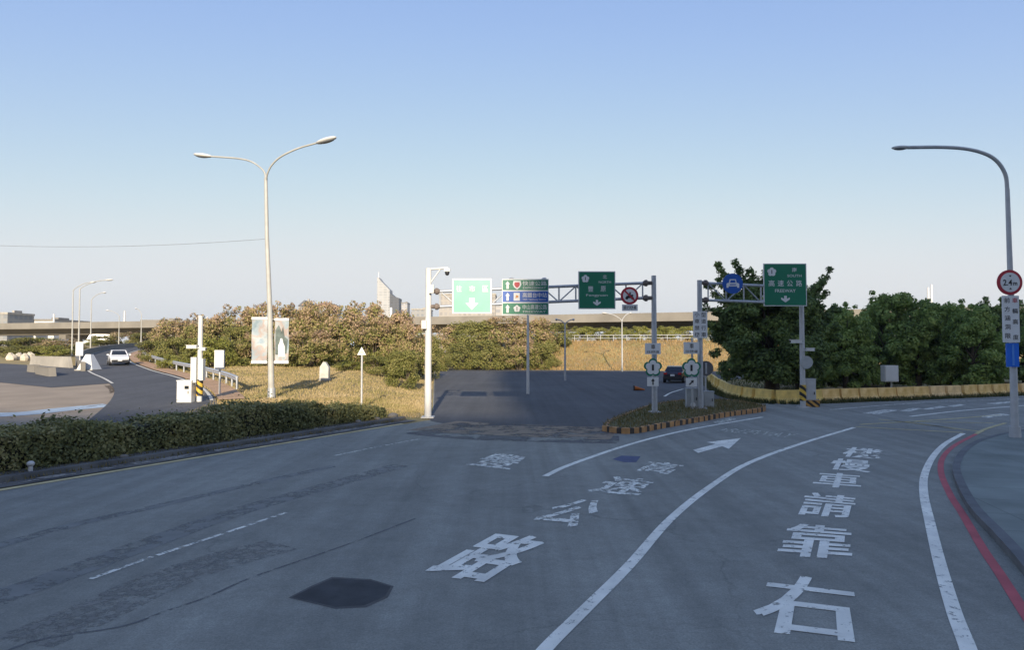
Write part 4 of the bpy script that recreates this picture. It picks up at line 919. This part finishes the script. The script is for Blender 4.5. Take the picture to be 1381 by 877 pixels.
# banner lamp
base = on_ground(367, 36.0); root = thing('street_lamp', 'tall white double arm street lamp carrying two banners on the grass', 'street lamp', base)
L = lambda px, py, Y=36.0: D(px, py, Y) - base
b = B(); b.tube([(0, 0, -.1), L(364, 420), L(360, 320), L(358.5, 240)], [.17, .135, .11, .09], 12); b.build('pole', M_lampst, root)
b = B(); b.tube([(0, 0, -.05), (0, 0, .5)], [.21, .2], 12); b.build('base_sleeve', M_galv, root)
for pts, hd in (([L(358.5, 245), L(357, 233, 36.2), L(350, 225, 36.5), L(338, 217.5, 36.9), L(320, 213.5, 37.3), L(285, 210.8, 37.8)], (L(286, 210.8, 37.8), L(261, 208, 38.1))), ([L(358.5, 245), L(361, 233, 35.8), L(367, 222, 35.6), L(379, 211, 35.3), L(402, 200, 35), L(428, 192.5, 34.7)], (L(426, 193.5, 34.7), L(454, 184.5, 34.3)))):
    B().tube(spline(pts, 4), .05, 8).build('arm', M_lampst, root); lampheads(root, *hd, r=.24)
def banner_tex(name, seed):
    m = bpy.data.materials.new(name); m.use_nodes = True; n = m.node_tree.nodes; l = m.node_tree.links; tc = n.new('ShaderNodeTexCoord'); no = n.new('ShaderNodeTexNoise'); no.inputs['Scale'].default_value = 1.3; no.inputs['Detail'].default_value = 3
    mp = n.new('ShaderNodeMapping'); mp.inputs['Location'].default_value = (seed, seed, seed); l.new(tc.outputs['Object'], mp.inputs[0]); l.new(mp.outputs[0], no.inputs[0]); cr = n.new('ShaderNodeValToRGB'); e = cr.color_ramp.elements
    cols = [(.17, .24, .28), (.28, .34, .37), (.36, .29, .26), (.38, .42, .43), (.22, .30, .36)]
    while len(e) < 5: e.new(.5)
    for i, c in enumerate(cols): e[i].position = .3 + .1 * i; e[i].color = (*c, 1)
    l.new(no.outputs['Fac'], cr.inputs[0]); l.new(cr.outputs[0], n['Principled BSDF'].inputs['Base Color']); return m
for i, (px0, px1, t0, t1) in enumerate(((339, 360, 429, 490), (370, 389, 430.5, 490))):
    a, c, tp = D(px0, t1, 36), D(px1, t1, 36), D(px0, t0, 36); W, H = c.x - a.x, tp.z - a.z
    r = thing('banner', ['pale washed out street banner on the left side of the double lamp post', 'street banner with a white gowned figure on dark foliage, right of the lamp post'][i], 'banner', (a + c) / 2)
    b = B(); K = 10
    vs = [(-W / 2 + W * x / 4, .03 * math.sin(z * .9 + x), H * z / K) for z in range(K + 1) for x in range(5)]; vs2 = [(x, y + .012, z) for x, y, z in vs]; nn = len(vs)
    fs = [(z * 5 + x, z * 5 + x + 1, z * 5 + x + 6, z * 5 + x + 5) for z in range(K) for x in range(4)]
    b.add(vs, fs, 0, True); b.add(vs2, fs, 0, True); b.build('cloth', banner_tex('banner print', 3 + i), r)
    for z in (.02, H - .05):
        B().box((0, 0, z + .03), (W * 1.02, .07, .14)).build('hem', M_swhite, r)
        B().cyl((-W / 2 - (.25 if i else 0), 0, z + .03), (W / 2 + (0 if i else .25), 0, z + .03), .02).build('rod', M_galv, r)
    if i == 1:
        part_prism('dark_foliage_print', [(-.42 * W, .2 * H), (-.44 * W, .75 * H), (-.2 * W, .86 * H), (0, .7 * H), (.1 * W, .83 * H), (.2 * W, .6 * H), (.42 * W, .55 * H), (.36 * W, .22 * H)], -.046, -.036, mat('banner dark print', (.10, .13, .12), .6, .4, 4), r)
        part_prism('figure_print', [(-.2 * W, .14 * H), (-.22 * W, .4 * H), (-.12 * W, .47 * H), (-.06 * W, .56 * H), (.06 * W, .56 * H), (.12 * W, .47 * H), (.24 * W, .38 * H), (.26 * W, .14 * H)], -.056, -.045, M_swhite, r)
# tall lamp on the right footway
base = G(1369, 590, kz); Yr = base.y; root = thing('street_lamp', 'tall grey single arm street lamp on the right hand footway with signs', 'street lamp', base); L = lambda px, py: D(px, py, Yr) - base
B().tube([(0, 0, -.05), L(1366, 470), L(1361, 330), L(1358.5, 255)], [.115, .1, .075, .065], 12).build('pole', M_pole, root); B().tube([(0, 0, -.02), (0, 0, .35)], [.17, .16], 12).build('base_sleeve', M_pole, root)
B().tube(spline([L(1358.5, 256), L(1356, 236), L(1346, 219), L(1330, 208), L(1304, 201), L(1270, 198.5), L(1224, 198.8)], 5), [.06] * 31, 8).build('arm', M_pole, root); lampheads(root, L(1228, 198.8), L(1202, 199.3), .13)
Ys = Yr - .14
c_ = D(1361.5, 381, Ys); rad = 17 / FPX * Ys; r = thing('height_limit_sign', 'round red ringed height limit sign reading 2.4m on the right hand lamp post', 'sign', c_ - Vector((0, 0, rad)))
part_prism('panel', disc(0, rad, rad), -.02, .02, M_red, r); part_prism('face', disc(0, rad, rad * .77), -.032, -.018, M_swhite, r); part_text('2.4', (-.58 * rad, .14 * rad, .74 * rad, 1.22 * rad), r, M_sblack, -.04, .02); part_text('m', (.22 * rad, .54 * rad, .76 * rad, 1.0 * rad), r, M_sblack, -.04, .02)
for s in (.36, 1.64): part_prism('pointer', [(-.1 * rad, rad * (1.56 if s > 1 else .44)), (.1 * rad, rad * (1.56 if s > 1 else .44)), (0, rad * (1.42 if s > 1 else .58))], -.042, -.03, M_sblack, r)
B().box((0, .05, rad), (.1, .05, rad * 1.4)).build('bracket', M_galv, r)
r, W, H = rect_sign('character_plate', 'tall white plate with two columns of characters below the height limit sign', 1353, 1375, 399, 462, Ys, None)
for i, ch in enumerate('前方涵洞限制'): 
    z = H * (.90 - .19 * (i % 5)); x = (-.24 if i < 5 else .24) * W
    if i < 5: part_text(ch, (x - .17 * W, x + .17 * W, z - .055 * H, z + .055 * H), r, M_sblack, -.03, name='character')
for i, ch in enumerate('車輛高度'): z = H * (.90 - (.0, .23, .46, .79)[i]); part_text(ch, (.07 * W, .41 * W, z - .055 * H, z + .055 * H), r, M_sblack if i else M_red, -.03, name='character')
r, W, H = rect_sign('blue_plate', 'bright blue plate at the bottom of the sign stack on the right hand lamp post', 1357.5, 1374, 463, 495, Ys, None, back=mat('bright blue', (.015, .14, .62), .4))
part_prism('edge_stripe', [(-.08 * W, .06 * H), (.1 * W, .06 * H), (.1 * W, .94 * H), (-.08 * W, .94 * H)], -.034, -.02, mat('light blue', (.08, .25, .68), .4), r)
# thin lamps in the middle distance
def twin_lamp(label, pxb, Yd, base_py, top_py, px_l, px_r, arm_rise, m=M_white, one=False):
    g = on_ground(pxb, Yd); root = thing('street_lamp', label, 'street lamp', g, group=None); zt = D(pxb, top_py, Yd).z - g.z; k = Yd / FPX
    B().tube([(0, 0, -.1), (0, 0, zt)], [.105, .06], 8).build('pole', m, root)
    for px in ([px_l] if one else [px_l, px_r]):
        dx = (px - pxb) * k; B().tube(spline([(0, 0, zt - .1), (dx * .15, 0, zt + .3 * arm_rise), (dx * .5, 0, zt + .8 * arm_rise), (dx * .85, 0, zt + arm_rise)], 4), .05, 6).build('arm', m, root)
        lampheads(root, (dx * .8, 0, zt + arm_rise), (dx * 1.1, 0, zt + arm_rise * 1.05), .2)
    return root
twin_lamp('double arm lamp standing behind the three panel sign', 712, 44, 560, 392, 689, 735, .75)
twin_lamp('thin double arm lamp behind the no motorcycles sign', 839, 86, 500, 432, 814, 851, .9, M_pole)
twin_lamp('thin lamp post left of the second green sign, reaching up over the bushes', 762, 62, 520, 437, 750, 774, .4, M_pole)
LR = [(97, 88, 385, 125, 'first tall lamp of the ramp row, leftmost, without a visible head'), (106, 80, 383, 147, 'tall lamp of the ramp row right behind the small square sign, with the longest arm'), (122, 100, 398, 140, 'third tall lamp along the ramp, shorter than the two left of it'),
      (160, 128, 420, 143, 'small distant lamp in the middle of the ramp row'), (190, 118, 418, 182, 'rightmost lamp of the ramp row near the far bend')]
for px, d, top, hx, lab in LR: twin_lamp(lab, px, d, 0, top + 6, hx, hx, 1.0, M_lampst, True)['group'] = 'tall lamps along the ramp'

# ================================================================== BARRIERS
bs = spline(bar, 10); M_yb = mat('barrier faded yellow', (.82, .50, .13), .75, .18, 2.5, c2=(.80, .56, .24)); M_yb2 = mat('barrier yellow', (.76, .53, .15), .7, .2, 2.5)
M_yb3 = mat('barrier cream', (.86, .58, .27), .8, .2, 2.5)
seg = [0]; 
for p, q in zip(bs, bs[1:]): seg.append(seg[-1] + (q - p).length)
def bar_at(s):
    i = max(0, min(len(bs) - 2, int(np.searchsorted(seg, s)) - 1)); t = (s - seg[i]) / (seg[i + 1] - seg[i]); return bs[i].lerp(bs[i + 1], t), (bs[i + 1] - bs[i]).normalized()
def barrier_proto(m, wd):
    pr = [(-.29, 0), (-.29, .07), (-.13, .30), (-.085, .72), (.085, .72), (.13, .30), (.29, .07), (.29, 0)]; b = B(); vs = [(x, y, z) for x in (-wd / 2, wd / 2) for y, z in pr]; k = len(pr)
    b.add(vs, [tuple(range(k)), tuple(range(2 * k - 1, k - 1, -1))] + [(j, (j + 1) % k, (j + 1) % k + k, j + k) for j in range(k)]); o = b.build('jersey_barrier', m)
    return o
step = 1.42; nb = int(seg[-1] / step); bprot = [barrier_proto(M_yb, 1.28), barrier_proto(M_yb2, 1.36), barrier_proto(M_yb3, 1.18)]; bused = set()
def project(p):
    v = p - Vector((0, 0, CAM_H)); c, s = math.cos(R(PITCH)), math.sin(R(PITCH)); dep = v.y * c + v.z * s; return 690.5 + FPX * v.x / dep
ords = ['first', 'second', 'third', 'fourth', 'fifth', 'sixth', 'seventh', 'eighth', 'ninth', 'tenth', 'eleventh', 'twelfth', 'thirteenth', 'fourteenth', 'fifteenth', 'sixteenth', 'seventeenth', 'eighteenth', 'nineteenth', 'twentieth']
pxs = [(project(bar_at(step * (i + .5))[0]), i) for i in range(nb)]
lm = [(1037, 'the trunk of the spreading tree'), (1093, 'the striped gantry post'), (1199, 'the white box on a post'), (1369, 'the right hand lamp post')]
for px, i in pxs:
    p, t = bar_at(step * (i + .5)); ki = 1 if px < 1110 else (0 if px < 1250 else random.choice((0, 2)))
    src = bprot[ki]
    if ki in bused: o = src.copy(); COL.objects.link(o)
    else: o = src; bused.add(ki)
    o.location = p + t * random.uniform(-.06, .06) + Vector((-t.y, t.x, 0)) * random.uniform(-.07, .07); o.rotation_euler = (0, random.uniform(-.008, .008), math.atan2(t.y, t.x) + random.uniform(-.07, .07))
    lx, ln = min(lm, key=lambda a: abs(a[0] - px)); same = sorted([q for q, _ in pxs if min(lm, key=lambda a: abs(a[0] - q))[0] == lx and (q < lx) == (px < lx)], key=lambda q: abs(q - lx))
    tag(o, '%s yellow barrier block, %s to the %s of %s' % (('bright', 'deep', 'pale')[(1, 0, 2)[ki] if ki != 2 else 2], ords[same.index(px)], 'left' if px < lx else 'right', ln), 'barrier', 'yellow jersey barriers along the slip road')
# white box on a post
Yb = 44.0; g = on_ground(1199, Yb); r = thing('equipment_box', 'white equipment box on a short post behind the yellow barriers', 'box', g); a = D(1190, 515, Yb) - g; c = D(1208, 493, Yb) - g
B().box((0, 0, (a.z + c.z) / 2), (c.x - a.x, .5, c.z - a.z)).build('casing', M_white, r); B().box((0, -.27, (a.z + c.z) / 2), ((c.x - a.x) * .88, .03, (c.z - a.z) * .9)).build('door', M_swhite, r); B().cyl((.1, 0, -.05), (.1, 0, a.z), .06).build('post', M_pole, r)

# ================================================================== LEFT SIDE FURNITURE
Yp = 33.5; base = on_ground(270, Yp); root = thing('camera_pole', 'white pole with camera arm, boxes and black and yellow stripes behind the hedge', 'pole', base); L = lambda px, py, Y=Yp: D(px, py, Y) - base
ztop = L(270, 426).z; B().tube([(0, 0, -.1), (0, 0, ztop)], [.13, .11], 12).build('pole', M_white, root); B().tube([(0, 0, L(270, 534).z), (0, 0, L(270, 512).z)], [.16, .16], 14).build('striped_sleeve', M_hazard, root)
for px0, px1, t0, t1 in ((260.5, 268.5, 482, 516), (272.5, 277.5, 484, 513)):
    a, c = L(px0, t1), L(px1, t0); B().box(((a.x + c.x) / 2, -.16, (a.z + c.z) / 2), (c.x - a.x, .28, c.z - a.z)).build('box', M_white, root)
cctv(D(271, 470, Yp - .1), 'white camera pointing left on the striped white pole', .9); cctv(D(270, 472, Yp - .1), 'short white camera pointing right on the striped white pole', .5, -1)
r, W, H = cabinet('white utility cabinet with small dark window left of the striped camera pole', 241, 260.5, 514, 546, Yp - .2, M_white, z0=on_ground(250, Yp - .2).z); B().box((W * .2, -W * .3 - .035, H * .72), (W * .28, .03, H * .14)).build('window', M_glass, r)
Yq = 37.0; g = on_ground(297, Yq); r = thing('sign_board', 'blank white sign board on a post on the grass right of the striped pole', 'sign', g); a, c = D(290, 498, Yq) - g, D(304, 472.5, Yq) - g
B().box((0, -.06, (a.z + c.z) / 2), (c.x - a.x, .04, c.z - a.z)).build('panel', M_swhite, r); B().cyl((0, 0, -.05), (0, 0, c.z - .1), .05).build('post', M_pole, r)
# stone marker
Yq = 47.0; g = on_ground(438, Yq); k = Yq / FPX; r = thing('stone_marker', 'small pale stone marker with pointed top on the grass mound', 'marker', g); b = B(); hh = 25 * k
b.prism([(-6 * k, -.1), (6 * k, -.1), (6.3 * k, hh * .72), (2 * k, hh), (-1 * k, hh * 1.02), (-5.5 * k, hh * .74)], -.2, .2); b.build('slab', mat('pale stone', (.5, .48, .43), .85, .2, 3, bump=.3), r); B().box((0, 0, .05), (15 * k, .6, .16)).build('plinth', M_concrete, r)
Yq = 31.5; g = G(487.5, 556); r = thing('triangle_sign', 'small white triangle sign on a slim post at the end of the hedge', 'sign', g); k = Yq / FPX; zt = D(487.5, 468, Yq).z; zb = D(487.5, 479, Yq).z
part_prism('panel', [(-6 * k, zb), (6 * k, zb), (0, zt)], -.07, -.05, M_swhite, r); part_prism('face', [(-4 * k, zb + .07), (4 * k, zb + .07), (0, zt - .1)], -.078, -.068, mat('pale yellow print', (.6, .55, .42), .5), r); B().cyl((0, 0, -.05), (0, 0, zb + .25), .045, n=10).build('post', M_pole, r)
# ramp guard rail
gr = offset_line(ramp, 4.0); gr = [p for p in gr if 40 < p.y < 118]
root = thing('guard_rail', 'grey steel guard rail along the right side of the ramp', 'guard rail', gr[0] + Vector((0, 0, th(gr[0].x, gr[0].y)))); lo = [p + Vector((0, 0, th(p.x, p.y))) - root.location for p in gr]
b = B(); b.tube([p + Vector((0, 0, .72)) for p in lo], .10, 6); b.tube([p + Vector((0, 0, .58)) for p in lo], .08, 6); b.build('rail', M_galv, root)
for p in lo[::2]: B().cyl(p, p + Vector((0, 0, .75)), .07, n=6).build('post', M_galv, root)
gl = offset_line(ramp, -2.7); gl = [p for p in gl if 56 < p.y < 125]
root = thing('parapet', 'low pale parapet along the left side of the ramp', 'wall', gl[0] + Vector((0, 0, th(gl[0].x, gl[0].y)))); b = B(); vs = []
for p, q in zip(gl, offset_line(gl, .3)):
    z = th(p.x, p.y); vs += [(v.x - root.location.x, v.y - root.location.y, z + h_ - root.location.z) for v, h_ in ((p, -.1), (p, .8), (q, .8), (q, -.1))]
n_ = len(gl); b.add(vs, [(i * 4 + j, i * 4 + (j + 1) % 4, (i + 1) * 4 + (j + 1) % 4, (i + 1) * 4 + j) for i in range(n_ - 1) for j in range(4)] + [(0, 1, 2, 3), tuple(range(n_ * 4 - 1, n_ * 4 - 5, -1))]); b.build('wall', M_pale, root)
# gore marker, low wall, blocks
Yq = 58.0; g = on_ground(121, Yq); k = Yq / FPX; r = thing('gore_marker', 'white pyramid shaped crash cushion where the ramp splits off', 'crash cushion', g); B().box((0, 0, .7), (22 * k, 1.4, 1.4), taper=.3).build('body', M_swhite, r); B().box((0, 0, .04), (24 * k, 1.6, .12)).build('base', M_concrete, r)
Yq = 60.0; g = on_ground(108, Yq); r = thing('square_sign', 'small white square sign on a pole at the ramp split', 'sign', g); a, c = D(103, 480, Yq) - g, D(113.5, 461.5, Yq) - g; B().box((0, -.08, (a.z + c.z) / 2), (c.x - a.x, .05, c.z - a.z)).build('panel', M_swhite, r); B().cyl((0, 0, -.05), (0, 0, c.z), .06).build('post', M_pole, r)
def wallseg(name, label, a, c, h_, th_, m, cat='wall', taper=.9):
    v = c - a; r = thing(name, label, cat, (a + c) / 2, math.atan2(v.y, v.x)); B().box((0, 0, h_ / 2 - .05), (v.length, th_, h_), taper=taper).build('body', m, r); B().box((0, 0, h_ - .04), (v.length * taper * 1.005, th_ * taper * 1.1, .06)).build('coping', m, r)
wallseg('low_wall', 'low grey concrete wall in front of the shrubs on the far left', on_ground(42, 66), on_ground(97, 61), 1.0, .3, M_concrete)
wallseg('concrete_block', 'smaller cream concrete block beside the left junction', on_ground(41, 56), on_ground(51, 55), .65, .45, M_pale, 'block'); wallseg('concrete_block', 'longer cream concrete block beside the left junction, nearer the ramp', on_ground(53, 53.5), on_ground(72, 50.5), .7, .5, M_pale, 'block')
for i, (px, d) in enumerate(((16, 76), (25, 77), (34, 75), (41, 78))):
    k = d / FPX; r = B(); r.ell((0, 0, .3), (5.5 * k, .6, .55), 9, 6); r.v = [(x * random.uniform(.75, 1.15), y * random.uniform(.75, 1.15), z * random.uniform(.7, 1.1)) for x, y, z in r.v]; r.sm = [False] * len(r.sm); o = r.build('boulder', mat('pale rock', (.55, .5, .40), .9, .2, 2, bump=.5), None, on_ground(px, d), random.uniform(-.5, .5)); tag(o, ['pale boulder below the left shrubs, leftmost of four', 'pale boulder below the left shrubs, second from left', 'pale boulder below the left shrubs, nearer than its neighbours', 'pale boulder below the left shrubs, rightmost of four'][i], 'boulder', 'pale boulders below the left shrubs')
# pipe stub and stones along the kerb
p = edge(1.3, 1.45); r = thing('pipe_stub', 'short white pipe stub at the foot of the hedge on the left', 'pipe', p); B().cyl((0, 0, 0), (0, 0, .22), .05, n=10).build('pipe', M_white, r); B().ell((0, 0, .26), (.085, .085, .07)).build('cap', M_white, r)
for i, (s, o_, sc) in enumerate(((3.6, 1.5, .10), (10.5, 1.3, .09), (13.0, 1.5, .13), (14.4, 1.7, .10), (15.3, 1.6, .20))):
    if s > eL: continue
    b = B(); b.ell((0, 0, sc * .4), (sc * 1.3, sc, sc * .7), 7, 5); tag(b.build('stone', M_pale, None, edge(s, o_, .05), i), ['small pale stone in the gutter left of the banner lamp', 'small pale stone in the gutter below the banner lamp', 'pale stone at the hedge foot near the triangle sign, left one', 'pale stone at the hedge foot just left of the triangle sign', 'largest pale stone at the right end of the hedge'][i], 'stone', 'stones along the kerb')

# ================================================================== VEHICLES
def car(label, cat, loc, rz, paintm, L_=4.4, W_=1.78, H_=1.46, van=False, front_view=True):
    r = thing('car' if not van else 'van', label, cat, loc, rz); h = L_ / 2
    st = [(-h, .42, .80, .80, .80), (-h + .12, .28, .92, .92, .88), (-h + .75, .22, .98, 1.0, .93), (-h + 1.15, .2, .98, H_ - .06, .95), (-h + 1.8, .2, .96, H_, .97), (h - 1.75, .2, .94, H_ - .03, .97), (h - 1.05, .2, .92, .95, .96), (h - .35, .24, .82, .84, .92), (h - .06, .3, .66, .68, .86), (h, .42, .58, .58, .78)] if not van else \
         [(-h, .4, 1.0, H_ - .1, .9), (-h + .1, .3, 1.05, H_, .95), (0, .25, 1.05, H_, .97), (h - 1.3, .25, 1.05, H_ - .05, .97), (h - .55, .25, 1.0, 1.08, .95), (h - .05, .3, .85, .9, .9), (h, .42, .7, .7, .85)]
    vs = []; k = 10
    for x, zb, zbelt, zr, wf in st:
        w_ = W_ / 2 * wf; wr = w_ * (.74 if zr > zbelt + .1 else .93)
        vs += [(x, -w_ * .86, zb), (x, -w_, zb + .18), (x, -w_, zbelt - .04), (x, -w_ * .95, zbelt), (x, -wr, zr - .01), (x, wr, zr - .01), (x, w_ * .95, zbelt), (x, w_, zbelt - .04), (x, w_, zb + .18), (x, w_ * .86, zb)]
    n = len(st); fs = [(i * k + j, (i + 1) * k + j, (i + 1) * k + (j + 1) % k, i * k + (j + 1) % k) for i in range(n - 1) for j in range(k)] + [tuple(range(k)), tuple(range(n * k - 1, (n - 1) * k - 1, -1))]
    b = B(); b.add(vs, fs, 0, False); body = b.build('body', paintm, r)
    e = .012
    def winquad(name, i, j, a, c):       # glass proud of the loft panel between stations i,j
        P = [Vector(vs[i * k + a]), Vector(vs[j * k + a]), Vector(vs[j * k + c]), Vector(vs[i * k + c])]; cen = sum(P, Vector()) / 4; N_ = (P[1] - P[0]).cross(P[3] - P[0]).normalized()
        if N_.dot(cen - Vector((0, 0, .7))) < 0: N_ = -N_
        Q = [cen + (p - cen) * .86 + N_ * e for p in P]; q = B(); q.add(Q, [(0, 1, 2, 3)]); q.build(name, M_glass, r)
    if not van:
        winquad('windscreen', 5, 6, 4, 5); winquad('rear_window', 2, 3, 4, 5)
        for a, c in ((3, 4), (5, 6)):
            for i in (3, 4): winquad('side_window', i, i + 1, a, c)
    else:
        winquad('windscreen', 3, 4, 4, 5)
        for a, c in ((3, 4), (5, 6)): winquad('side_window', 2, 3, a, c)
    for x in (-h + .82, h - .85):
        for s in (-1, 1):
            wv = B(); wv.cyl((x, s * (W_ / 2 - .2), .31), (x, s * (W_ / 2 + .005), .31), .31, n=18); t_ = wv.build('wheel', M_rubber, r); rr = B(); rr.cyl((x, s * (W_ / 2), .31), (x, s * (W_ / 2 + .02), .31), .2, n=14); rr.build('rim', M_rim, t_)
    for s in (-1, 1):
        B().box((h - .10, s * W_ * .33, .64), (.14, .34, .14)).build('headlight', M_lamp, r); B().box((-h + .06, s * W_ * .34, .82), (.14, .28, .16)).build('tail_light', M_tail, r); B().box((h - 1.45, s * (W_ / 2 + .07), 1.0), (.14, .18, .12)).build('mirror', paintm, r)
    B().box((h - .02, 0, .42), (.12, W_ * .8, .18)).build('bumper', M_black, r); B().box((-h + .02, 0, .45), (.14, W_ * .84, .2)).build('bumper', M_black, r); B().box((-h - .01, 0, .68), (.06, .36, .16)).build('number_plate', M_swhite, r); B().box((h + .05, 0, .46), (.04, .36, .12)).build('number_plate', M_swhite, r)
    return r
M_carw = mat('car paint white', (.72, .73, .74), .25, .03, 2, spec=.6); M_card = mat('car paint dark', (.03, .025, .035), .25, .1, 2, spec=.6); M_cars = mat('car paint silver', (.42, .43, .45), .3, .05, 2, metal=.5)
i_ = min(range(len(ramp) - 1), key=lambda i: abs(ramp[i].y - 66)); p = offset_line(ramp, .75)[i_]; t = (ramp[i_] - ramp[i_ + 1]).normalized()
car('white car driving down the ramp towards the viewer', 'car', (p.x, p.y, th(p.x, p.y) + .06), math.atan2(t.y, t.x), M_carw, L_=4.1, W_=1.72)
p = G(912, 515.5); car('dark car with white number plate driving away beyond the island', 'car', p, R(68), M_card, L_=4.3)
p = on_ground(131, 150); car('white box van under the viaduct seen between the tall ramp lamps', 'van', p + Vector((0, 0, .05)), R(200), M_carw, L_=5.2, W_=2.0, H_=2.5, van=True)
# fallen traffic cone piece on the far road
p = G(862, 527); r = thing('traffic_cone', 'orange traffic cone lying on the road left of the first route marker', 'cone', p); B().tube([(-.35, 0, .17), (.4, .05, .06)], [.17, .04], 12).build('cone', mat('cone orange', (.55, .16, .03), .6, .2, 4), r); B().box((-.37, 0, .18), (.05, .38, .36)).build('base', M_black, r)

# overhead wires (left sky) between poles outside the picture
b = B(); A, C_ = D(-160, 321, 42), D(361, 322, 36.0); pts = [A.lerp(C_, i / 24) - Vector((0, 0, .5 * (1 - (i / 12 - 1) ** 2))) for i in range(25)]
for k in range(1): b.tube(pts, .013, 5)
o = b.build('overhead_cable', mat('cable', (.22, .24, .27), .6)); tag(o, 'thin overhead cable sagging across the sky on the left', 'cable')
